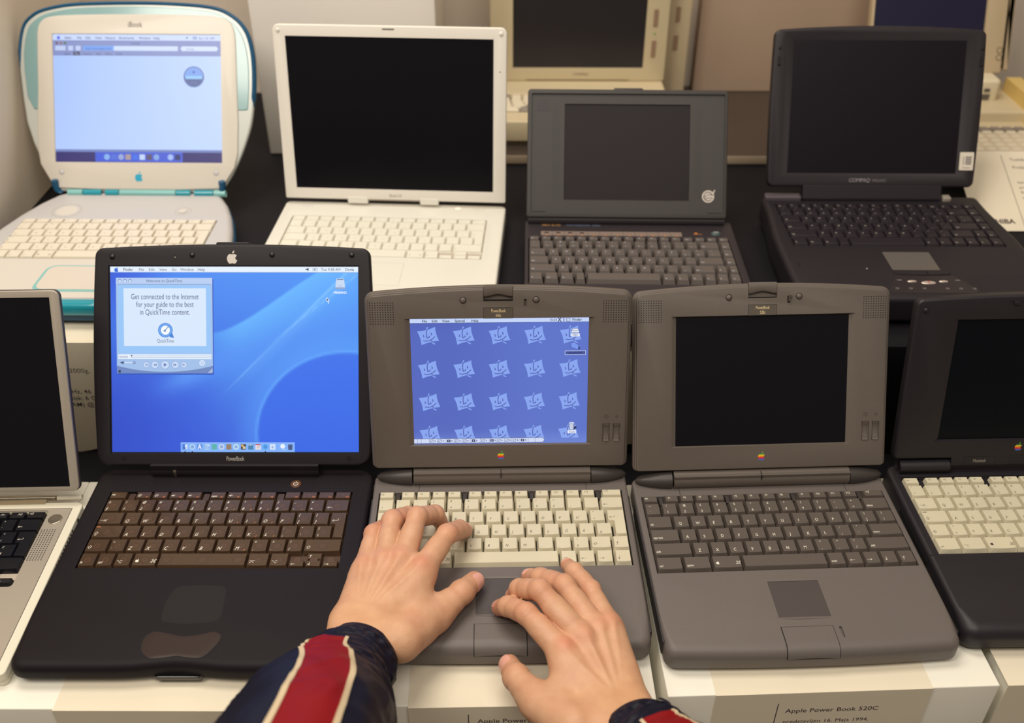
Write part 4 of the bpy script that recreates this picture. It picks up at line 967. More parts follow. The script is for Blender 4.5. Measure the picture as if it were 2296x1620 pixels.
# ---------------------------------------------------------------- charcoal notebook with a raised rim round its screen
def charcoal():
    T = 35.0
    D = mat('warm_charcoal', (52, 47, 45), .5, bump=.1, var=.05); D2 = mat('dark_purple_charcoal', (46, 40, 44), .5)
    root = thing('laptop', 'charcoal laptop with raised rim round a small dark screen and round silver sticker', 'laptop', 160.36, 1248.3, TZ, -.91)
    b = M(); b.slab(rrect(-142, 150, -262, 2, (8, 8, 5, 5), 5), 0, T, 3, 3, 4, 0); base = b.build('base', [D2], root)
    cu = M(); cu.box(-137.5, 138.5, -171, -51, T - 4, T + 3); cu.box(-120.5, 76.5, -42.5, -29, T - 1, T + 2); cut(base, cu)
    keyboard(root, ROW_PC, -137, 138, -51.5, -170.5, T - 4, T + 4.5, dict(ls=3.6, lx=.3, ly=.4, inset=(2.0, 2.0, 1.0, 4.0), arc=0, gap=.5, lw=.4, bold=.01, sx=.9), [mat('charcoal_key', (92, 84, 80), .5), mat('legend_pale', (196, 200, 214), .6), LEGO], BLACKGAP)
    st = M(); st.box(-120, 76, -42.2, -29.4, T - 1, T - .4, 0)
    for i in range(12):
        x = -112 + i * 16.4; st.box(x - 1.2, x + 1.2, -41.5, -39.8, T - .5, T - .3, 2)
        if i: st.box(x - 8.4, x - 8.1, -42, -29.5, T - .5, T - .32, 3)
        if i < 4: st.box(x - 3, x + 3, -35.5, -32.5, T - .5, T - .3, 3)
    st.build('indicator_strip', [mat('taupe_strip', (130, 114, 106), .4), LEGW, mat('amber_mark', (220, 135, 60), .5), BLACKGAP], root)
    m = M(); m.text('KEYDATA', -119, -13, 7, T + .06, 0, .8, .1, 'LEFT', 0, 1, .01) if False else None
    m.text('3862 SL/25', -119, -15, 7, T + .06, 0, .85, .1, 'LEFT', 0, 1, .01); m.text('NOTEBOOK 2000', -84, -15, 6.4, T + .06, 1, .95, .1)
    m.build('nameplate', [mat('ochre_print', (165, 120, 60), .6), mat('blue_print', (90, 110, 135), .6)], root)
    m = M(); m.dome(123.5, -33, T, 7, 2.2, 0, ry=.8); m.box(120, 127, -33.4, -32.6, T + 2, T + 2.4, 1); m.build('power_button', [mat('teal_grey_button', (64, 82, 84), .4), LEGW], root)
    m = M(); m.box(94, 98, -34, -31.5, T, T + .1); m.box(92, 104, -36, -35.4, T, T + .1); m.build('status_light', [mat('amber_mark', (220, 135, 60), .5)], root)
    m = M(); m.cylx(-138, 138, -3, T + 4, 7.5, 0, 20); m.build('hinge_barrel', [D2], root)
    mw = lid_matrix(T, 34.07)
    l = M(); l.slab(rrect(-140.3, 140, 1, 180, (4, 4, 5, 5), 5), -14, 1.2, 1.2, 5, 4, 0); l.slab(rrect(-20, 21, 178, 182.5, 2, 3), -10, 0, 1, 1, 2, 0)
    lid = l.build('lid', [D], root, mw=mw)
    cu = M(); cu.prism(rrect(-135, 136, 8, 174, 2, 3), -1.8, 4); cut(lid, cu); cu = M(); cu.box(-88.3, 87.6, 26, 160.2, -4, 3); cut(lid, cu)
    s = M(); s.box(-88.3, 87.6, 26, 160.2, -5, -3.8); s.build('screen', [mat('dark_glossy_lcd', (33, 26, 31), .45, spec=.18)], lid)
    for s_ in (-1, 1):
        g = M()
        for i in range(4): g.box(s_ * (96 + i * 2.6) - .35, s_ * (96 + i * 2.6) + .35, 30, 158, -1.79, -1.6)
        g.build('bezel_grooves', [D2], lid)
    m = M(); m.box(-127, -110, 150, 166, -1.8, -1.55); m.build('embossed_square', [D2], lid)
    m = M(); m.disc(114.5, 32.4, 8.6, -1.5, 0, 28); m.ring(114.5, 32.4, 5.4, 6.6, -1.4, 1, 24, .4, 5.6); m.stroke([(108, 31), (115, 35), (122, 34)], 1, -1.38, 1); m.stroke([(110, 29), (117, 31), (121, 30)], 1, -1.38, 1); m.stroke([(121, 36), (123.5, 41)], 1.6, -1.45, 0)
    m.build('sticker', [mat('silver_sticker', (176, 166, 156), .35, metal=.4), D2], lid, label='round silver sticker')
    for s_ in (-1, 1):
        m = M(); m.box(s_ * 126 - 12, s_ * 126 + 12, 9, 10.6, -1.8, -.6); m.build('hinge_tab', [D2], lid)
    return root
H_ = charcoal()

# ---------------------------------------------------------------- black notebook with window sticker
def black_media():
    T = 43.0
    B = mat('aubergine_black', (34, 28, 34), .5, bump=.1, var=.06); B2 = mat('aubergine_black_deck', (32, 27, 33), .5, var=.06)
    root = thing('laptop', 'black laptop with small white sticker at the screen corner and silver media buttons', 'laptop', 521.29, 1312.17, TZ, -.28)
    b = M(); P = rrect(-155, 163, -278, 6, (26, 26, 10, 10), 7, ns=16); P = [(x * (1 + .05 * sst(-20, -140, y) * (1 - .3 * sst(-200, -280, y))), y) for x, y in P]
    b.slab(P, 6, T, 8, 6, 6, 0); b.slab([(x * .96, y * .97) for x, y in P], 0, 7, .5, 2, 2, 0); base = b.build('base', [B2], root)
    cu = M(); cu.box(-141, 146, -148, -25, T - 5, T + 3); cut(base, cu)
    keyboard(root, ROW_PC, -140.5, 145, -25.5, -147, T - 4.5, T + 2, dict(ls=3.6, lx=.3, ly=.35, inset=(1.6, 1.6, .8, 3.2), arc=.3, gap=.45, lw=.4, bold=.012), [mat('aubergine_key', (38, 32, 38), .42), mat('legend_pale2', (190, 185, 175), .6), mat('legend_blue2', (90, 90, 150), .6)], BLACKGAP)
    for u0, u1 in ((-152, -100), (-99, 104)):
        if u0 < -140: m = M(); m.slab(rrect(u0, u1, -14, 0, 2, 3), T - 1, T + 7, 3, .5, 4, 0); m.build('hinge_cover', [mat('grey_purple', (84, 76, 82), .45)], root)
    m = M(); m.box(-95, 99, -14, -4, T, T + 5); m.build('hinge_cover', [B], root)
    m = M(); m.slab(rrect(106, 118, -14, -2, 2, 3), T - 1, T + 6, 2, .5, 3, 0); m.build('hinge_bracket', [mat('grey_bracket', (150, 142, 130), .4)], root)
    m = M(); m.prism(rrect(-27.5, 34.5, -211, -164, 2, 3), T - .1, T + .25, 0); m.build('trackpad', [mat('olive_grey_pad', (92, 86, 82), .5)], root)
    for x0, x1 in ((-28, 14), (15, 44)):
        m = M(); m.slab([(x0, -214)] + [(x0 + (x1 - x0) * t / 6, -221 - 3 * (1 - (((x0 + (x1 - x0) * t / 6) - 8) / 36) ** 2)) for t in range(7)] + [(x1, -214)], T - .5, T + 1.2, .6, .1, 2, 0); m.build('trackpad_button', [B], root)
    m = M(); m.slab([(-30, -226), (46, -226), (66, -262), (60, -268), (-44, -268), (-48, -262)][::-1], T - .5, T + .5, .5, .1, 2, 0); m.build('media_panel', [mat('media_panel_black', (40, 34, 38), .4)], root)
    for u, v, a, mt in ((-12, -240, 6, 'pearl'), (8, -243, 9.5, 'pearl_red'), (28, -240, 6, 'pearl')):
        m = M(); m.dome(u, v, T + .4, a, 1.6, 0, ry=.42); 
        if mt == 'pearl_red': m.box(u - .8, u + .8, v - 1.4, v + 1.4, T + 1.8, T + 2.2, 1)
        m.build('media_button', [mat('pearl_grey', (205, 190, 180), .25, metal=.5), mat('red_mark', (190, 60, 50), .4)], root)
    for i in range(6):
        u = -30 + i * 17 + (12 if i > 2 else 0) - 6; m = M(); m.ring(u, -257, 1.3, 2.0, T + .56, 0, 12); m.box(u + 1.5, u + 2.6, -256.6, -255.6, T + .5, T + .6); m.build('icon', [mat('grey_icon', (130, 122, 122), .5)], root)
    for u in (-27, 47):
        m = M(); m.box(u - 3, u + 3, -237.6, -236, T + .5, T + .6); m.build('icon', [mat('grey_icon', (130, 122, 122), .5)], root)
    for x0, x1 in ((-142, -44), (62, 158)):
        m = M()
        for j in range(16):
            for i in range(32):
                u = x0 + (x1 - x0) * i / 31; v = -217 - j * 2.9
                t = (u - x0) / (x1 - x0); t = t if x0 < 0 else 1 - t
                if v < -219 - 0 * t - 10 * (1 - t) * 0 - 6 * (2 * t - 1) ** 2 and not (t > .9 and v < -240 and False): m.box(u - .75, u + .75, v - .7, v + .7, T, T + .06)
        m.build('speaker_grille', [mat('mesh_dark', (28, 22, 30), .6)], root)
    m = M(); m.box(-147, -144.6, -203, -192, T, T + .4); m.build('eject_slot', [BLACKGAP], root)
    m = M(); m.dome(-60, -208, T, 1.1, 1, 0); m.build('status_light', [mat('pearl_grey', (205, 190, 180), .25, metal=.5)], root)
    mw = lid_matrix(T, 24.76)
    l = M(); P = rrect(-150.5, 147.5, 10, 228, (8, 8, 8, 8), 5, bow_top=6, bow_side=2, ns=16); l.slab(P, -16, 0, 3, 6, 5, 0)
    lid = l.build('lid', [B], root, mw=mw)
    l = M(); l.slab(rrect(-99, 102, -8.5, 12.6, (2, 2, 1, 1), 3), -10, .3, 1, 1, 3, 0); l.box(-76, -56, -7, -5.5, 0, .7); l.box(62, 82, -7, -5.5, 0, .7); l.build('hinge_cover', [B], lid)
    cu = M(); o1, o0 = (-122.6, 121.8, 29.6, 214.6), (-136, 133, 24.5, 226)
    cu.add([(o1[0], o1[2], -4), (o1[1], o1[2], -4), (o1[1], o1[3], -4), (o1[0], o1[3], -4), (o0[0], o0[2], .4), (o0[1], o0[2], .4), (o0[1], o0[3], .4), (o0[0], o0[3], .4)],
           [(3, 2, 1, 0), (4, 5, 6, 7), (0, 1, 5, 4), (1, 2, 6, 5), (2, 3, 7, 6), (3, 0, 4, 7)]); cut(lid, cu)
    s = M(); s.box(-122.6, 121.8, 29.6, 214.6, -5, -3.9); s.build('screen', [mat('purple_black_lcd', (17, 12, 21), .42, spec=.25)], lid)
    m = M(); m.prism(rrect(124.3, 144.6, 34.5, 60, 1.2, 3), .02, .35, 0)
    for i in range(4):
        for j in range(4):
            if i == 0: m.box(129 , 131, 43.2 + j * 2.8, 44.4 + j * 2.8, .34, .42, 1)
            else: m.poly([(130.2 + i * 2.9, 42.2 + j * 3 + .4 * (i % 2)), (132.5 + i * 2.9, 42.6 + j * 3 + .4 * (i % 2)), (132.5 + i * 2.9, 44.8 + j * 3 + .4 * (i % 2)), (130.2 + i * 2.9, 44.4 + j * 3 + .4 * (i % 2))], .42, 1)
    m.text('Windows', 134.5, 37, 3.2, .42, 1, .9, 0, 'CENTER')
    m.build('sticker', [mat('sticker_white', (226, 216, 200), .45), mat('sticker_ink', (70, 66, 76), .6)], lid, label='white sticker with flag emblem')
    m = M(); m.text('COMPAQ', -3, 17.2, 7.6, .1, 0, 1.0, .18, 'RIGHT', 0, .9, .02); m.text('PRESARIO', 0, 17.4, 5.6, .1, 1, .9, .18, 'LEFT', 0, .9); m.build('nameplate', [mat('lettering_pale', (148, 140, 148), .5), mat('lettering_dim', (112, 104, 112), .5)], lid)
    for s_, u in ((-1, -143.4), (1, 142.6)):
        m = M(); m.dome(u, 203, 0, 2.4, 1, 0); m.build('rubber_bumper', [BLACKGAP], lid)
        m = M(); m.prism(rrect(u - 2, u + 2, 179, 192, 1.2, 3), 0, .3, 0); m.dome(u, 181, .2, 2.4, 1.6, 0); m.build('latch', [BLACKGAP], lid)
    return root
I_ = black_media()
# ---------------------------------------------------------------- the room and the stands
def plate(m, x0, x1, y0, y1, z0, z1, mi=0): m.box(x0, x1, y0, y1, z0, z1, mi)
def solid(name, x0, x1, y0, y1, z0, z1, mt, bevel=1.5, **k):
    m = M(); m.slab(rrect(x0, x1, y0, y1, max(bevel, .3), 3), z0 + ZT, z1 + ZT, bevel, bevel, 3, 0)
    return m.build(name, [mt])
WALL = mat('wall_paint', (216, 202, 186), .8, var=.05, vscale=2)
FLOOR = mat('floor_boards', (120, 95, 70), .6, var=.3, vscale=6)
for nm, b in (('wall_back', (-2200, 2200, 1850, 1950, -800, 1900)), ('wall_left', (-2300, -2200, -1500, 1950, -800, 1900)), ('wall_right', (2200, 2300, -1500, 1950, -800, 1900))):
    m = M(); m.box(b[0], b[1], b[2], b[3], b[4] + ZT, b[5] + ZT); struct(m.build(nm, [WALL]))
m = M(); m.box(-2300, 2300, -1500, 1950, -60, 0); struct(m.build('floor', [FLOOR]))
# cloth covered stepped stand
TB = mat('table_edge', (90, 80, 74), .6)
tg = thing('display_table', 'long low table hidden under the black cloth', 'table', 0, 0, -800)
m = M(); m.box(-1380, 1380, 470, 1840, 560, 600); m.build('tabletop', [TB], tg)
for x in (-1300, 1300):
    for y in (520, 1780):
        m = M(); m.box(x - 25, x + 25, y - 25, y + 25, 0, 560); m.build('leg', [TB], tg)
CL = mat('black_cloth', (14, 12, 19), .65, spec=.3, bump=.35, bscale=400)
prof = [(458, -420), (458, -300), (460, -212), (466, -197), (520, -195), (760, -195), (883, -195), (889, -190), (891, -150), (892, -82), (896, -68), (930, -66), (985, -66), (992, -60), (995, 0), (996, 90), (999, 108), (1008, 114), (1100, 114.4), (1300, 114.4), (1540, 114.4), (1700, 114.4), (1846, 114.4)]
pts = []
for a, b in zip(prof[:-1], prof[1:]):
    L = sqrt((a[0] - b[0]) ** 2 + (a[1] - b[1]) ** 2); n = max(1, int(L / 14))
    pts += [(a[0] + (b[0] - a[0]) * k / n, a[1] + (b[1] - a[1]) * k / n) for k in range(n)]
pts.append(prof[-1])
m = M(); NX = 190; vs = []; fs = []
from mathutils import noise
for j, (y, z) in enumerate(pts):
    vert = (890 < y < 997 and -150 < z < 105) or y < 466
    for i in range(NX + 1):
        x = -1400 + 2800 * i / NX
        w_ = noise.noise(Vector((x * .012, y * .004, z * .004))) * 5 + noise.noise(Vector((x * .035, y * .012, z * .01))) * 2.2
        if vert: vs.append((x, y - abs(w_) * .8, z + ZT))
        else:
            k = 0.0
            if z > 110:                                   # loose folds where nothing stands on the cloth
                fx = max(sst(-400, -372, x) * sst(-345, -360, x) * 0, sst(318, 326, x) * sst(356, 350, x), sst(-6, 0, x) * sst(12, 8, x))
                fx2 = sst(-374, -368, x) * sst(-354, -358, x); k = max(fx, fx2) * sst(1020, 1060, y) * sst(1500, 1400, y)
                if 1400 < y < 1500 and -400 < x < -20: k = sst(1400, 1430, y) * sst(1530, 1490, y) * .7
            vs.append((x, y, z + ZT + k * (3 + w_)))
n_ = NX + 1
for j in range(len(pts) - 1):
    for i in range(NX): fs.append((j * n_ + i, j * n_ + i + 1, (j + 1) * n_ + i + 1, (j + 1) * n_ + i))
m.add(vs, fs, 0, True); o = m.build('table_cloth', [CL]); tag(o, 'black cloth draped over the stepped display table', 'cloth')

# white plinths under the front row, cards folded over their edges
BOX = mat('white_plinth_paint', (243, 239, 225), .55, var=.03, vscale=8, bump=.05, bscale=600)
CARD = mat('cream_card', (232, 221, 198), .7, var=.04, vscale=20)
INK = mat('card_ink', (58, 46, 44), .7)
def plinth(cx, cy, w_, d_, yaw, label):
    o = thing('display_plinth', label, 'plinth', cx, cy, -194.5, yaw, 'white plinths along the front row')
    m = M(); m.slab(rrect(-w_ / 2, w_ / 2, 0, d_, 1.5, 3), 0, 194.5, 1.2, 1, 3, 0); m.build('box', [BOX], o); return o
plinth(-664, 556, 317, 312, 0, 'white plinth under the silver metal laptop')
plinth(-345, 556, 320, 312, 0, 'white plinth under the black laptop with brown see-through keys')
plinth(-20, 562, 316, 304, 1.3, 'white plinth under the laptop being typed on')
plinth(310, 578, 322, 294, 2.4, 'white plinth under the taupe laptop with taupe keys')
plinth(641, 590, 318, 280, 1.7, 'white plinth under the black laptop with cream keys')
def card(x, y, z, yaw, top, drop, lines, label, w_=210, lean=None):
    """card folded over an edge: origin at the left end of the fold; lines = (text, x, z, size)"""
    o = thing('label_card', label, 'card', x, y, z, yaw, 'label cards')
    m = M(); t = .5
    m.box(0, w_, -t, top, .1, .1 + t); m.box(0, w_, -t * 2 - .4, -t - .0, -drop, .1 + t)
    m.T = Matrix.Translation((0, -t * 2 - .45, 0)) @ Matrix.Rotation(pi / 2, 4, 'X')
    for l in lines:
        if l[0] == '|': m.box(l[1], l[1] + .9, l[2] - l[3], l[2], 0, .05, 1)
        else: m.text(l[0], l[1], l[2], l[3], .06, 1, 1.0, 0, 'LEFT', 0, 1.02, l[4] if len(l) > 4 else 0)
    m.T = None
    ob = m.build('card', [CARD, INK], o); return o
card(-430, 555.2, 0, 0, 60, 150, [('|', 51, -22, 90), ('Apple Power Book G3 M4753', 60, -29.5, 8.6, .006)], 'cream card on the plinth edge under the black laptop with brown see-through keys')
card(-97, 559.0, 0, 1.3, 58, 150, [('|', 56, -11, 90), ('Apple Powerbook 540C', 65, -24.5, 8.8, .006), ('predstavljen juna 1994. godine,', 64, -37, 7.2)], 'cream card on the plinth edge below the typing hands')
card(195, 573.3, 0, 2.4, 46, 150, [('|', 62, -15, 90), ('Apple Power Book 520C', 71, -30, 8.8, .006), ('predstavljen 16. Maja 1994,', 71, -47, 7.6), ('obustavljen 16. Septembra 1995,', 71, -57.5, 7.6), ('cena: $2900/$4000', 71, -68, 7.6)], 'cream card below the taupe laptop with taupe keys, lines about 1994 and 1995')
card(478, 585.6, 0, 1.7, 50, 150, [], 'blank-looking cream card at the bottom right corner')
card(-690, 993, 115.4, 0, 120, 182, [('obustavljen 2001, tezina 2000g,', 36, -45, 9.6), ('procesor PowerPC, 366 MHz, 46', 24, -78, 9.4, .006), ('hard disk: 6 GB', 103, -88.5, 9.4, .006), ('(8 MB VRAM) @', 86, -99, 9.4, .006)], 'cream card hanging below the teal clamshell, partly hidden by the front laptops', 235)
card(82, 993, 115.4, 0, 120, 160, [], 'cream card seen through the gap between the two taupe lids')
# ---------------------------------------------------------------- back row
def upright(name, x0, x1, y0, y1, z0, z1, mt, label, cat, bevel=2):
    o = solid(name, x0, x1, y0, y1, z0, z1, mt, bevel); return tag(o, label, cat)
upright('storage_box', -1150, -733, 1180, 1700, 115.2, 560, mat('cream_box', (224, 211, 192), .75, var=.03), 'large cream box behind the teal clamshell at the left edge', 'box')
upright('storage_box', -411, -121, 1557, 1760, 115.2, 560, mat('white_box', (240, 234, 226), .5, var=.02), 'tall white box behind the white laptop', 'box')
upright('shelf_board', -20, 594, 1518, 1845, 116, 130.5, mat('brown_laminate', (70, 59, 52), .35, coat=.12, var=.1), 'brown shiny board with pale front edge under the beige computers', 'board', .8)
o = bpy.data.objects['shelf_board']; o.data.materials.append(mat('pale_edge_band', (176, 156, 132), .5))
for p in o.data.polygons:
    if p.normal.y < -.3: p.material_index = 1
upright('panel_board', 341, 760, 1815, 1846, 130.6, 640, mat('tan_board', (186, 160, 138), .75, var=.06), 'tan board standing against the wall behind the charcoal laptop', 'board')
BG = mat('aged_beige_plastic', (206, 190, 156), .5, var=.04, vscale=10); BGD = mat('aged_beige_dark', (96, 82, 60), .6); BK2 = mat('beige_key', (216, 204, 180), .5); BKG = mat('grey_key', (138, 128, 118), .5)  # BGD: darker brown for grooves, key trays, lettering and the base foot
def beige(x, y, z, label, scr=True, full=True):
    o = thing('portable_computer', label, 'computer', x, y, z, 0)
    b = M(); b.slab(rrect(-156, 156, 0, 190, 5, 4), 8, 44, 3, 3, 3, 0); b.slab(rrect(-152, 152, 6, 186, 4, 3), 0, 8.5, .5, .5, 1, 1); b.slab(rrect(-153, 153, 112, 186, 3, 3), 40, 50, 2, 1, 3, 0)
    b.build('base', [BG, BGD], o)
    kb = M(); kb.box(-140, 140, 40, 108, 43.8, 44.6); kbo = kb.build('keyboard', [BGD], o)
    for r in range(5):
        n = (14, 14, 13, 12, 8)[r]
        for c in range(n):
            k = M(); w_ = 278 / n; k.T = None
            keycap(k, -139 + c * w_, -139 + (c + 1) * w_, 96 - r * 13.8, 109 - r * 13.8, 44.6, 50, dict(inset=(2.2, 2.2, 1.6, 2.6), gap=.6, arc=0)); k.build('key', [BK2 if (c + r) % 5 else BKG], kbo)
    l = M(); l.slab(rrect(-156, 156, 0, 232, (4, 4, 10, 10), 5), -32, 0, 3, 5, 4, 0)
    lid = l.build('lid', [BG], o, mw=Matrix.Translation((0, 172 * MM, 50 * MM)) @ Matrix.Rotation(radians(90), 4, 'X'))
    cu = M(); cu.box(-116, 116, 24, 200, -3, 3); cut(lid, cu)
    s = M(); s.box(-116, 116, 24, 200, -4, -2.9); s.build('screen', [mat('dim_grey_lcd', (46, 42, 44), .3)], lid)
    m = M(); m.text('COMPAQ', 5, 11, 7, .1, 0, .95, .15, 'CENTER', 0, .95, .01); m.build('nameplate', [BGD], lid)
    m = M(); m.box(-92, 92, 2.4, 3.6, -.2, .25); m.build('hinge_line', [BGD], lid)
    for v0, v1 in ((44, 74), (98, 128)):
        m = M(); m.slab(rrect(128, 136, v0, v1, 2, 3), -.4, 1.2, .5, .1, 2, 0); m.build('slider', [mat('brown_slider', (150, 122, 100), .5)], lid)
    m = M(); m.box(130, 134, 84, 87, 0, .4); m.build('indicator_light', [mat('green_mark', (130, 170, 90), .5)], lid)
    return o
beige(116, 1556, 130.6, 'beige portable computer with grey screen behind the white laptop')
# second lid standing right behind it
o = thing('portable_computer', 'second beige portable, only its right rim showing beside the first', 'computer', 168, 1764, 130.6, 0)
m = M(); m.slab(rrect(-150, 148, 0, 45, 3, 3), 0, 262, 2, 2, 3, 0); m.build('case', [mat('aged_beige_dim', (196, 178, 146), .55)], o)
for v0, v1 in ((95, 122), (145, 172)):
    m = M(); m.T = Matrix.Rotation(pi / 2, 4, 'X'); m.slab(rrect(120, 128, v0, v1, 2, 3), 0, 1.2, .5, .1, 2, 0); m.T = None; m.build('slider', [mat('brown_slider', (150, 122, 100), .5)], o)
# beige portable with navy screen, far right
def toshiba():
    o = thing('portable_computer', 'beige portable computer with navy screen at the top right corner', 'computer', 760, 1442, 115.2, 0)
    b = M(); b.slab(rrect(-160, 160, 0, 250, 6, 4), 0, 46, 4, 3, 3, 0); b.slab(rrect(-160, 160, 150, 300, 6, 4), 2, 64, 5, 3, 3, 0)
    b.build('base', [BG], o)
    for s_ in (-1, 1):
        m = M(); m.prism([(120, 47), (250, 47), (250, 92), (150, 92), (120, 60)], 0, 26); 
        m2 = M(); m2.T = Matrix.Translation((s_ * (120 if s_ > 0 else 147) - 13, 0, 0)) @ Matrix(((0, 0, 1, 0), (1, 0, 0, 0), (0, 1, 0, 0), (0, 0, 0, 1))); m2.prism([(120, 47), (250, 47), (250, 88), (158, 88), (120, 58)], 0, 26); m2.T = None
        m2.build('shoulder', [mat('aged_beige_yellow', (214, 184, 112), .5)], o)
    m = M(); m.box(-120, 120, 118, 121, 45.8, 47.5); m.build('deck_groove', [BGD], o)
    kb = M(); kb.box(-150, 150, 8, 112, 45.5, 46.6); kbo = kb.build('keyboard', [BGD], o)
    for r in range(6):
        n = 15
        for c in range(n):
            k = M(); w_ = 298 / n; g = r == 0 or c in (0, 13, 14)
            keycap(k, -149 + c * w_, -149 + (c + 1) * w_, 94 - r * 17, 111 - r * 17, 46.6, 55, dict(inset=(3, 3, 2, 3.4), gap=.6, arc=0)); k.build('key', [BKG if g else BK2], kbo)
    m = M(); m.slab(rrect(-60, 78, 200, 246, 8, 4), 60, 100, 6, 2, 4, 0); m.build('neck', [mat('pale_beige', (218, 206, 176), .5)], o)
    m = M(); m.T = Matrix.Translation((0, 195.4, 0)) @ Matrix.Rotation(pi / 2, 4, 'X'); m.box(48, 62, 66, 76, -4, -3.6); m.box(50, 60, 80, 86, -4, -3.6); m.T = None; m.build('label_plate', [mat('grey_label', (96, 88, 80), .6)], o)
    l = M(); l.slab(rrect(-128, 104, 0, 190, 4, 4), -22, 0, 2, 4, 3, 0); l.slab(rrect(104, 122, 6, 190, 2, 3), -30, -12, 2, 2, 3, 0)
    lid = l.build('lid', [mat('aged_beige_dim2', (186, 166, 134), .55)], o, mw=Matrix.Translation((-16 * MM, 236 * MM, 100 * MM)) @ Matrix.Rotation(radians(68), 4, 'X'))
    cu = M(); cu.box(-124, 68, 20, 186, -3, 3); cut(lid, cu)
    s = M(); s.box(-124, 68, 20, 186, -4, -2.9); s.build('screen', [mat('navy_lcd', (24, 22, 52), .35)], lid)
    for v in (26, 38):
        m = M(); m.ring(98, v, 4, 5.4, .15, 0, 16); m.build('latch', [BGD], lid)
    return o
toshiba()
o = thing('label_card', 'cream card leaning on the navy-screen portable, brand name in bold at its foot', 'card', 686, 1288, 115.6, 0, 'label cards')
m = M(); m.T = Matrix.Rotation(radians(23), 4, 'X'); m.box(0, 230, 0, 158, -.5, 0)
m.box(72, 72.8, 6, 150, 0, .05, 1)
m.text('Toshiba T1100', 84, 138, 8, .06, 1, 1.0); m.text('Predstavljen 1985', 84, 122, 8, .06, 1, 1.0)
for i, t in enumerate(('karakteristike', 'procesor 80C88', 'RAM 256K, disk', 'ekran LCD')): m.text(t, 84, 92 - i * 10, 7, .06, 1, 1.0)
m.text('TOSHIBA', 6, 14, 12, .06, 1, 1.1, 0, 'LEFT', 0, 1, .03); m.T = None
m.build('card', [CARD, INK], o)
# ---------------------------------------------------------------- the person typing: two hands and jacket sleeves
SK = bpy.data.materials.new('skin'); SK.use_nodes = True
nt = SK.node_tree; bs = nt.nodes['Principled BSDF']
vc = nt.nodes.new('ShaderNodeVertexColor'); vc.layer_name = 'Tone'
tc = nt.nodes.new('ShaderNodeTexCoord'); n1 = nt.nodes.new('ShaderNodeTexNoise'); n1.inputs['Scale'].default_value = 60; n1.inputs['Detail'].default_value = 5
mx = nt.nodes.new('ShaderNodeMix'); mx.data_type = 'RGBA'; mx.blend_type = 'MULTIPLY'; mx.inputs[0].default_value = .5
cr = nt.nodes.new('ShaderNodeValToRGB'); cr.color_ramp.elements[0].position = .35; cr.color_ramp.elements[1].position = .65
cr.color_ramp.elements[0].color = (.86, .74, .70, 1); cr.color_ramp.elements[1].color = (1, 1, 1, 1)
nt.links.new(tc.outputs['Object'], n1.inputs['Vector']); nt.links.new(n1.outputs['Fac'], cr.inputs['Fac'])
nt.links.new(vc.outputs['Color'], mx.inputs[6]); nt.links.new(cr.outputs['Color'], mx.inputs[7]); nt.links.new(mx.outputs[2], bs.inputs['Base Color'])
n2 = nt.nodes.new('ShaderNodeTexVoronoi'); n2.inputs['Scale'].default_value = 900; n3 = nt.nodes.new('ShaderNodeTexNoise'); n3.inputs['Scale'].default_value = 220; n3.inputs['Detail'].default_value = 4
ad = nt.nodes.new('ShaderNodeMath'); ad.operation = 'ADD'; bp = nt.nodes.new('ShaderNodeBump'); bp.inputs['Strength'].default_value = .3; bp.inputs['Distance'].default_value = .0005
nt.links.new(tc.outputs['Object'], n2.inputs['Vector']); nt.links.new(tc.outputs['Object'], n3.inputs['Vector']); nt.links.new(n2.outputs['Distance'], ad.inputs[0]); nt.links.new(n3.outputs['Fac'], ad.inputs[1])
nt.links.new(ad.outputs[0], bp.inputs['Height']); nt.links.new(bp.outputs['Normal'], bs.inputs['Normal'])
bs.inputs['Roughness'].default_value = .48; bs.inputs['Subsurface Weight'].default_value = .05; bs.inputs['Subsurface Radius'].default_value = (1.0, .35, .2); bs.inputs['Subsurface Scale'].default_value = .004

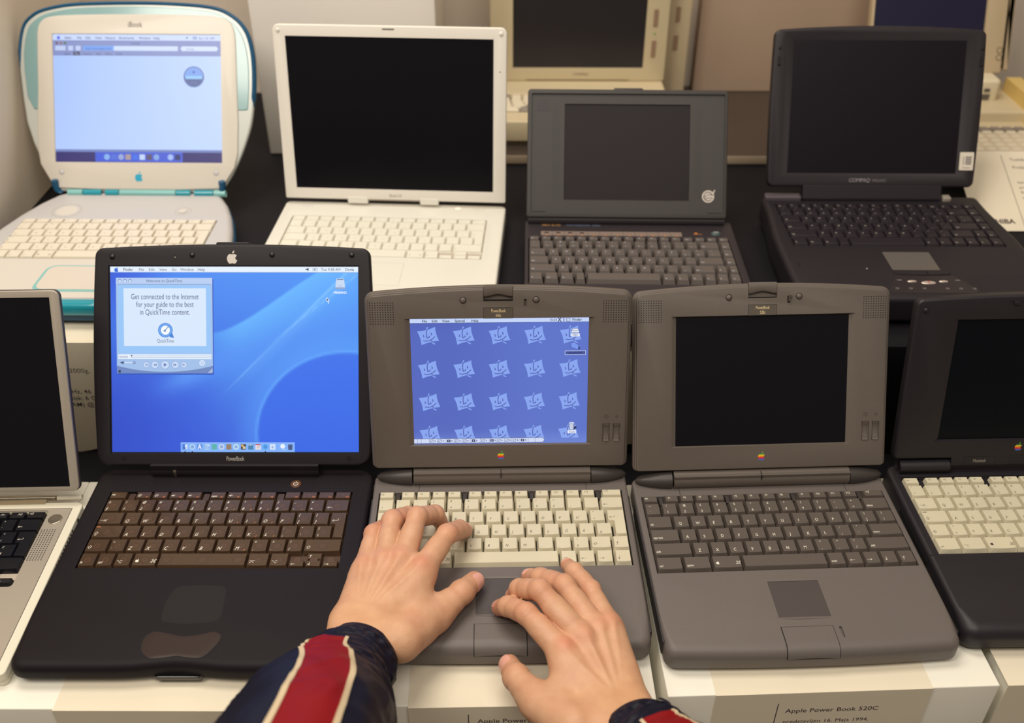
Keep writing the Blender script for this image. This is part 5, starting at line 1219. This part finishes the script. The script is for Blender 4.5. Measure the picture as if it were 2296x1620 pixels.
def smin(a, b, k):
    h = np.maximum(k - np.abs(a - b), 0) / k
    return np.minimum(a, b) - h * h * k * .25
def cone(P, a, b, ra, rb):
    a = np.array(a, float); b = np.array(b, float); d = b - a; L2 = d @ d
    t = np.clip(((P - a) @ d) / L2, 0, 1)
    return np.linalg.norm(P - a - t[:, None] * d, axis=1) - (ra + (rb - ra) * t)
def hand_field(H):
    W = np.array(H['wrist'][0], float); up = np.array([0, 0, 1.0])
    mc = [np.array(H[f][0], float) for f in ('idx', 'mid', 'ring', 'pin')]
    fwd = (mc[1] + mc[2]) / 2 - W; fwd /= np.linalg.norm(fwd)
    lat = mc[0] - mc[3]; lat -= (lat @ fwd) * fwd; lat /= np.linalg.norm(lat)
    nrm = np.cross(lat, fwd); nrm *= np.sign(nrm[2])
    R = dict(idx=(12.2, 10.3, 9.6, 8.0), mid=(12.2, 10.3, 9.6, 8.0), ring=(11.8, 10.3, 9.4, 7.9), pin=(11.0, 9.3, 8.5, 7.0), th=(17, 13.8, 12.0, 9.9))
    arm = H['arm']
    def f(P):
        palm = None
        for i, (k, off) in enumerate((('idx', 12), ('mid', 4), ('ring', -6), ('pin', -15))):
            a = W + lat * off + fwd * 6; b = mc[i] - nrm * 1.5
            c = cone(P, a, b, 14.5, 12.2 - (i == 3) * .6)
            palm = c if palm is None else smin(palm, c, 12)
        for i in range(3): palm = smin(palm, cone(P, mc[i] - fwd * 4 - nrm * 2, mc[i + 1] - fwd * 4 - nrm * 2, 10.5, 10.2), 8)
        th = [np.array(q, float) for q in H['th']]
        palm = smin(palm, cone(P, W + lat * 14 + fwd * 8 - nrm * 3, th[0], 15, 16), 14)
        palm = smin(palm, cone(P, th[0], th[1], R['th'][0], R['th'][1] + .5), 14)
        palm = smin(palm, cone(P, (th[0] + th[1]) / 2 - nrm * 2, mc[0] - fwd * 14 - nrm * 4, 12, 10), 16)
        palm = smin(palm, cone(P, W - lat * 16 + fwd * 12 - nrm * 6, mc[3] - fwd * 14 - nrm * 6, 13, 11), 12)
        for s in (-1, 1): palm = smin(palm, cone(P, W + lat * s * 14 + fwd * 8, np.array(arm, float) + lat * s * 13, 16.5, 17), 14)
        D = None
        for k in ('idx', 'mid', 'ring', 'pin', 'th'):
            q = [np.array(v, float) for v in H[k]]; r = R[k]; F_ = None
            if k != 'th': F_ = cone(P, q[0], q[1], r[0], r[1] - .3)
            for j in (1, 2):
                c = cone(P, q[j], q[j + 1], r[j] - (.2 if j == 1 else 0), r[j + 1] - (.5 if j == 1 else 0)); F_ = c if F_ is None else smin(F_, c, 4)
            if k != 'th': F_ = smin(F_, cone(P, q[0] * .65 + q[1] * .35, q[0] * .35 + q[1] * .65, r[1] + .75, r[1] + .5), 3)
            F_ = smin(F_, cone(P, q[1] * .6 + q[2] * .4, q[1] * .4 + q[2] * .6, (r[1] + r[2]) / 2 + .25, (r[1] + r[2]) / 2 + .2), 3)
            F_ = smin(F_, np.linalg.norm(P - q[1], axis=1) - (r[1] - .1), 3); F_ = smin(F_, np.linalg.norm(P - q[2], axis=1) - r[2], 3)
            d = smin(F_, palm, 8 if k != 'th' else 12); D = d if D is None else smin(D, d, 1.2)
        return D
    return f, W, fwd, lat, nrm, mc, R
def surface_nets(f, lo, hi, h):
    n = [int((b - a) / h) + 2 for a, b in zip(lo, hi)]
    ax = [lo[i] + h * np.arange(n[i]) for i in range(3)]
    G = np.stack(np.meshgrid(*ax, indexing='ij'), -1).reshape(-1, 3)
    D = np.concatenate([f(G[i:i + 200000]) for i in range(0, len(G), 200000)]).reshape(n)
    S = D < 0
    cs = [S[i:n[0] - 1 + i, j:n[1] - 1 + j, k:n[2] - 1 + k] for i in (0, 1) for j in (0, 1) for k in (0, 1)]
    tot = sum(c.astype(int) for c in cs); act = (tot > 0) & (tot < 8)
    idx = -np.ones(act.shape, int); A = np.argwhere(act); idx[act] = np.arange(len(A))
    acc = np.zeros((len(A), 3)); cnt = np.zeros(len(A))
    off = [(i, j, k) for i in (0, 1) for j in (0, 1) for k in (0, 1)]
    for a in range(8):
        for b in range(a + 1, 8):
            if sum(abs(np.array(off[a]) - off[b])) != 1: continue
            da = D[tuple((A + off[a]).T)]; db = D[tuple((A + off[b]).T)]; m = (da < 0) != (db < 0)
            t = np.where(m, da / np.where(m, da - db, 1), 0)
            acc += np.where(m[:, None], np.array(off[a]) + t[:, None] * (np.array(off[b]) - off[a]), 0); cnt += m
    V = (A + acc / cnt[:, None]) * h + np.array(lo); Q = []
    for d in range(3):
        u, v = (d + 1) % 3, (d + 2) % 3
        sl0 = [slice(None)] * 3; sl1 = [slice(None)] * 3; sl0[d] = slice(0, n[d] - 1); sl1[d] = slice(1, n[d])
        E = np.argwhere(S[tuple(sl0)] != S[tuple(sl1)])
        E = E[(E[:, u] > 0) & (E[:, v] > 0) & (E[:, u] < n[u] - 1) & (E[:, v] < n[v] - 1)]
        eu = np.zeros(3, int); eu[u] = 1; ev = np.zeros(3, int); ev[v] = 1
        q = np.stack([idx[tuple((E - eu - ev).T)], idx[tuple((E - ev).T)], idx[tuple(E.T)], idx[tuple((E - eu).T)]], 1)
        fl = ~S[tuple(E.T)]; q[fl] = q[fl][:, ::-1]; Q.append(q)
    return V, np.concatenate(Q)
def seg_dist(P, a, b):
    a = np.array(a, float); b = np.array(b, float); d = b - a; t = np.clip(((P - a) @ d) / (d @ d), 0, 1)
    return np.linalg.norm(P - a - t[:, None] * d, axis=1), t
def grad(f, P, e=.25):
    g = np.stack([f(P + np.eye(3)[i] * e) - f(P - np.eye(3)[i] * e) for i in range(3)], 1)
    return g / np.maximum(np.linalg.norm(g, axis=1)[:, None], 1e-6)
def dorsal(q, j):
    a = np.array(q[1], float) - q[0]; b = np.array(q[3], float) - q[2]
    if j == 1: b = np.array(q[2], float) - q[0]; a = np.array([0, 0, 1.0])
    b /= np.linalg.norm(b); d = a - (a @ b) * b; return d / np.linalg.norm(d)
def build_hand(H, root):
    f, W, fwd, lat, nrm, mc, R = hand_field(H)
    allp = np.array([p for k in H if k not in ('arm', 'thumb_dorsal', 'nails') for p in H[k]] + [H['arm']])
    lo, hi = allp.min(0) - 24, allp.max(0) + 24
    V, Q = surface_nets(f, lo, hi, 1.55)
    me = bpy.data.meshes.new('t'); me.from_pydata(V.tolist(), [], Q.tolist()); me.update()
    o = bpy.data.objects.new('t', me); C.objects.link(o); s = o.modifiers.new('s', 'SUBSURF'); s.levels = 1
    bpy.context.view_layer.update(); m2 = bpy.data.meshes.new_from_object(o.evaluated_get(bpy.context.evaluated_depsgraph_get()))
    bpy.data.objects.remove(o); bpy.data.meshes.remove(me)
    n = len(m2.vertices); P = np.zeros(n * 3, np.float32); m2.vertices.foreach_get('co', P); P = P.reshape(-1, 3).astype(float)
    for _ in range(2):
        g = grad(f, P); P = P - g * f(P)[:, None]
    g = grad(f, P)
    # surface relief: tendons, knuckles, skin folds over the joints, veins
    disp = np.zeros(n); red = np.zeros(n); pale = np.zeros(n)
    back = np.clip(g @ nrm, 0, 1)
    for i, off in enumerate((10, 4, -4, -11)):
        d, t = seg_dist(P - g * 0, mc[i] + nrm * 11 - fwd * 6, W + lat * off * .6 + nrm * 14 + fwd * 22)
        disp += 1.5 * np.exp(-(d / 3.0) ** 2) * back; disp -= .0
        d = np.linalg.norm(P - (mc[i] + nrm * 11), axis=1); disp += 1.7 * np.exp(-(d / 7.5) ** 2) * back; red += (.8 if i == 0 else .45) * np.exp(-(d / 9) ** 2)
        if i < 3:
            d, t = seg_dist(P, (mc[i] + mc[i + 1]) / 2 + nrm * 11 - fwd * 2, W + fwd * 26 + nrm * 12 + lat * (6 - 7 * i)); disp -= 1.5 * np.exp(-(d / 4.2) ** 2) * back
    for k in ('idx', 'mid', 'ring', 'pin', 'th'):
        q = [np.array(v, float) for v in H[k]]
        for j in (1, 2):
            ax = q[j + 1] - q[j - 1]; ax /= np.linalg.norm(ax)
            dn = dorsal(H[k], 1) if k != 'th' else np.array(H['thumb_dorsal'], float); dn = dn - (dn @ ax) * ax; dn /= np.linalg.norm(dn)
            rel = P - q[j]; s = rel @ ax; rad = np.linalg.norm(rel - s[:, None] * ax, axis=1); w_ = np.clip(g @ dn - .15, 0, 1) * (np.abs(s) < 9) * (rad < R[k][j] + 3)
            for c, a_ in ((-4.2, .28), (-1.6, .42), (.8, .5), (3.2, .35)):
                if j == 2 and abs(c) > 2: continue
                cc = c + .8 * np.sin((rel @ np.cross(ax, dn)) * .45)
                disp -= a_ * (1 if j == 1 else .6) * np.exp(-((s - cc) / .75) ** 2) * w_
            red += (.6 if j == 1 else .3) * np.exp(-(np.linalg.norm(rel, axis=1) / 11) ** 2)
        red += .75 * np.exp(-(np.linalg.norm(P - q[3], axis=1) / 12) ** 2)
    nz = np.array([noise.noise(Vector(p * .045)) for p in P]); nz2 = np.array([noise.noise(Vector(p * .13 + 7)) for p in P])
    disp += .6 * nz + .22 * nz2
    P = P + g * disp[:, None]
    red = np.clip(red + .25 * np.clip(nz, 0, 1) + .35 * np.clip(-(g @ nrm), 0, 1), 0, 1)
    base = np.array([lin(v) for v in (206, 160, 127)]); rd = np.array([lin(v) for v in (205, 122, 94)]); yl = np.array([lin(v) for v in (214, 165, 116)])
    col = base + (rd - base) * (red * .7)[:, None]; wr = np.clip(1 - np.linalg.norm(P - W, axis=1) / 60, 0, 1)[:, None]; col = col + (yl - col) * wr * .7
    me = m2; me.name = 'hand'; me.vertices.foreach_set('co', ((P + [0, 0, ZT]) * MM).astype(np.float32).ravel()); me.update()
    ca = me.color_attributes.new('Tone', 'FLOAT_COLOR', 'POINT'); ca.data.foreach_set('color', np.concatenate([col, np.ones((n, 1))], 1).astype(np.float32).ravel())
    me.polygons.foreach_set('use_smooth', [True] * len(me.polygons)); me.materials.clear(); me.materials.append(SK)
    o = bpy.data.objects.new('hand', me); C.objects.link(o); o.parent = root; o.matrix_parent_inverse = root.matrix_world.inverted()
    NM = mat('nail', (226, 168, 150), .3, coat=.3)
    for k in H['nails']:
        q = [np.array(v, float) for v in H[k]]; ax = q[3] - q[2]; L = np.linalg.norm(ax); ax /= L
        dn = dorsal(H[k], 0) if k != 'th' else np.array(H['thumb_dorsal'], float); dn = dn - (dn @ ax) * ax; dn /= np.linalg.norm(dn); lt = np.cross(ax, dn)
        ln, wd = (15, 1.0) if k == 'th' else ((8.5, .92) if k == 'pin' else (10.5, .95)); s0 = L + 5.0 - ln; rows = []
        m = M(); NS, NT = 10, 9
        rr = R[k][3]
        top = []
        for i in range(NT + 1):
            t = i / NT; s = s0 + ln * t; hw = wd * (.86 + .14 * sin(pi * min(1, t * 1.3)))
            for j in range(NS + 1):
                a = (2 * j / NS - 1) * hw; s_ = s - (1.6 * (abs(2 * j / NS - 1) ** 3) if t > .8 else 0) + (1.2 * (abs(2 * j / NS - 1) ** 2) if t < .2 else 0)
                d = dn * cos(a) + lt * sin(a); p = q[2] + ax * s_ + d * (rr * .4)
                for _ in range(9): p = p + d * max(-1, min(3, -float(f(p[None])[0]))) * .9
                top.append(p + d * .42)
        pt = [tuple(p + [0, 0, ZT]) for p in top]; pb = [tuple(np.array(p) - dn * .8) for p in pt]; w1 = NS + 1
        fs = [(i * w1 + j, i * w1 + j + 1, (i + 1) * w1 + j + 1, (i + 1) * w1 + j) for i in range(NT) for j in range(NS)]
        N_ = len(pt); rim = [j for j in range(w1)] + [i * w1 + NS for i in range(1, NT + 1)] + [NT * w1 + j for j in range(NS - 1, -1, -1)] + [i * w1 for i in range(NT - 1, 0, -1)]
        fs += [(rim[i], rim[(i + 1) % len(rim)], rim[(i + 1) % len(rim)] + N_, rim[i] + N_) for i in range(len(rim))]
        m.add(pt + pb, fs, 0, True)
        fa = [NT * w1 + j for j in range(w1)]
        no = m.build('nail', [NM], o); no.matrix_parent_inverse = o.matrix_world.inverted() if False else Matrix.Identity(4)
    return o
LEFT = dict(wrist=[[-142.7, 596.0, 56.9]],
    idx=[[-87.7, 667.3, 69.9], [-65.8, 712.0, 72.7], [-54.9, 734.3, 56.5], [-49.7, 748.0, 42.0]],
    mid=[[-108.4, 677.3, 69.9], [-97.8, 729.6, 80.0], [-81.6, 751.9, 61.9], [-76.7, 759.8, 42.1]],
    ring=[[-126.8, 677.0, 67.6], [-123.2, 727.3, 77.0], [-110.1, 751.3, 60.4], [-102.4, 761.0, 42.1]],
    pin=[[-145.4, 674.0, 64.3], [-141.7, 714.9, 70.1], [-133.8, 735.6, 58.2], [-127.5, 746.2, 42.2]],
    th=[[-103.2, 590.1, 58.1], [-74.4, 629.1, 45.5], [-49.1, 657.3, 48.0], [-37.5, 677.7, 41.0]],
    arm=[-148, 540, 74], thumb_dorsal=[1, .0, .38], nails=['th', 'idx', 'mid', 'ring', 'pin'])
RIGHT = dict(wrist=[[95.5, 508.3, 50.0]],
    idx=[[47.3, 575.0, 60.6], [14.1, 613.7, 67.9], [-2.9, 634.3, 54.3], [-11.7, 645.1, 38.9]],
    mid=[[66.9, 589.0, 62.1], [26.9, 632.2, 79.9], [8.0, 651.0, 59.6], [1.5, 658.4, 39.3]],
    ring=[[81.1, 600.5, 58.7], [51.7, 647.4, 69.6], [29.1, 669.4, 55.8], [17.8, 683.9, 40.9]],
    pin=[[92.7, 608.2, 57.6], [78.0, 650.4, 59.3], [63.2, 676.2, 57.5], [57.2, 694.7, 46.4]],
    th=[[54.9, 500.3, 56.0], [23.4, 533.1, 45.1], [4.8, 562.5, 40.6], [-1.8, 582.6, 32.2]],
    arm=[122, 440, 78], thumb_dorsal=[-.75, -.2, .6], nails=['th', 'idx', 'mid', 'ring', 'pin'])
person = thing('person', 'person in a navy jacket with red stripes, both hands typing on the middle laptop', 'person', -20, 500, 0, 0)
bpy.context.view_layer.update()
build_hand(LEFT, person); build_hand(RIGHT, person)
# sleeves
NAVY = mat('navy_nylon', (15, 15, 32), .5, spec=.25, bump=.3, bscale=700); REDN = mat('red_nylon', (130, 3, 8), .55, spec=.3, bump=.2, bscale=700); PIPE = mat('cream_piping', (206, 186, 152), .6); LINING = mat('plaid_lining', (70, 62, 100), .7, var=.6, vscale=90)
def catmull(P, t):
    n = len(P) - 1; k = min(int(t), n - 1); u = t - k; p = [np.array(P[min(max(i, 0), n)], float) for i in (k - 1, k, k + 1, k + 2)]
    return .5 * (2 * p[1] + (p[2] - p[0]) * u + (2 * p[0] - 5 * p[1] + 4 * p[2] - p[3]) * u * u + (-p[0] + 3 * p[1] - 3 * p[2] + p[3]) * u ** 3)
def sleeve(path, seed, stripe_c, stripe_w, s_start, root, flat=.92):
    """path rows: x y z radius; built from the cuff up the arm"""
    NR, NA = 150, 192; T_ = len(path) - 1
    def frame(t):
        p = catmull(path, t); q = catmull(path, min(T_, t + .02)); r = catmull(path, max(0, t - .02)); ax = (q - r)[:3]; ax /= np.linalg.norm(ax)
        up = np.array([0, 0, 1.0]) - ax[2] * ax; up /= np.linalg.norm(up); lt = np.cross(up, ax); lt = lt if lt[0] > 0 else -lt
        return p[:3], p[3], up, lt, ax
    def pt(t, a, off=0.0):
        c, r, up, lt, ax = frame(t); d = up * cos(a) * flat + lt * sin(a)
        v = Vector((cos(a) * 1.5 + seed, sin(a) * 1.5, t * 1.1))
        w_ = noise.noise(v) * 3.2 * sst(.25, 1.2, t) + noise.noise(Vector((cos(a) * 3.1, sin(a) * 3.1 + seed, t * 3.2 + cos(a) * .9))) * 1.7 * sst(.1, .9, t)
        ridge = 1 - abs(noise.noise(Vector((cos(a) * 2.4 + t * 1.4, t * 2.2 + sin(a) * 2.4, seed + t * .5)))) * 3
        w_ += max(0, ridge) * 1.3 * sst(.5, 1.1, t) + (1.1 * sin(a * 19) * exp(-((t - .75) / .25) ** 2))
        w_ -= 1.5 * exp(-((t - .72) / .05) ** 2)                      # cuff seam
        return c + d * (r + w_ + off)
    m = M(); rs = []
    for k in range(4):                                              # inner lip of the cuff
        rs.append([tuple(pt(.28 - k * .09, 2 * pi * i / NA, -2.6) + [0, 0, ZT]) for i in range(NA)])
    rs.append([tuple(pt(0, 2 * pi * i / NA, -1.0) + [0, 0, ZT] ) for i in range(NA)])
    n_in = len(rs)
    for k in range(NR + 1): rs.append([tuple(pt(T_ * (k / NR) ** 1.15, 2 * pi * i / NA) + [0, 0, ZT]) for i in range(NA)])
    m.rings(rs, 0, True, cap=False)
    for q in range((n_in - 1) * NA): m.m[q] = 1
    sl = m.build('jacket_sleeve', [NAVY, LINING], root); sl.matrix_parent_inverse = root.matrix_world.inverted()
    def band(name, a0, a1, off, mt, t0=s_start, tk=.7):
        b = M(); rows = []; NT = 130; NB = max(3, int(abs(a1(1) - a0(1)) * 30))
        for k in range(NT + 1):
            t = t0 + (T_ - t0) * k / NT; x0, x1 = a0(t), a1(t)
            r_ = [tuple(pt(t, x0 + (x1 - x0) * j / NB, off) + [0, 0, ZT]) for j in range(NB + 1)] + [tuple(pt(t, x1 + (x0 - x1) * j / NB, -.6) + [0, 0, ZT]) for j in range(NB + 1)]
            rows.append(r_)
        b.rings(rows, 0, True); ob = b.build(name, [mt], sl); return ob
    band('stripe', lambda t: stripe_c(t) - stripe_w(t), lambda t: stripe_c(t) + stripe_w(t), .9, REDN)
    pw = .032
    for s in (-1, 1): band('piping', lambda t, s=s: stripe_c(t) + s * stripe_w(t) - pw, lambda t, s=s: stripe_c(t) + s * stripe_w(t) + pw, 1.9, PIPE)
    return sl, pt
sleeve([(-139, 577, 53, 36.5), (-143, 562, 59, 39), (-149, 547, 66, 42), (-154, 523, 76, 50), (-156, 489, 93, 60), (-157, 446, 120, 66), (-162, 370, 156, 70), (-180, 270, 190, 66)], 1.3, lambda t: -.36 + .58 * sst(1.5, 5.5, t), lambda t: .42 - .11 * sst(1, 5, t), 2.35, person)
slr, ptr = sleeve([(108, 496, 49, 38), (113, 484, 55, 41), (121, 466, 63, 44), (134, 440, 76, 50), (150, 404, 94, 56), (172, 350, 120, 60), (200, 280, 150, 60)], 5.1, lambda t: .15, lambda t: .34, 1.9, person)
p = ptr(.55, .75, 1.0); m = M(); m.T = Matrix.Translation(p + [0, 0, ZT]) @ Vector(p - np.array((113, 484, 55.))).to_track_quat('Z', 'Y').to_matrix().to_4x4()
m.dome(0, 0, -1, 6.5, 2.5, 0, 20); m.ring(0, 0, 4.6, 5.2, 1.3, 0); m.T = None; b_ = m.build('cuff_button', [mat('navy_button', (24, 24, 40), .3)], slr)
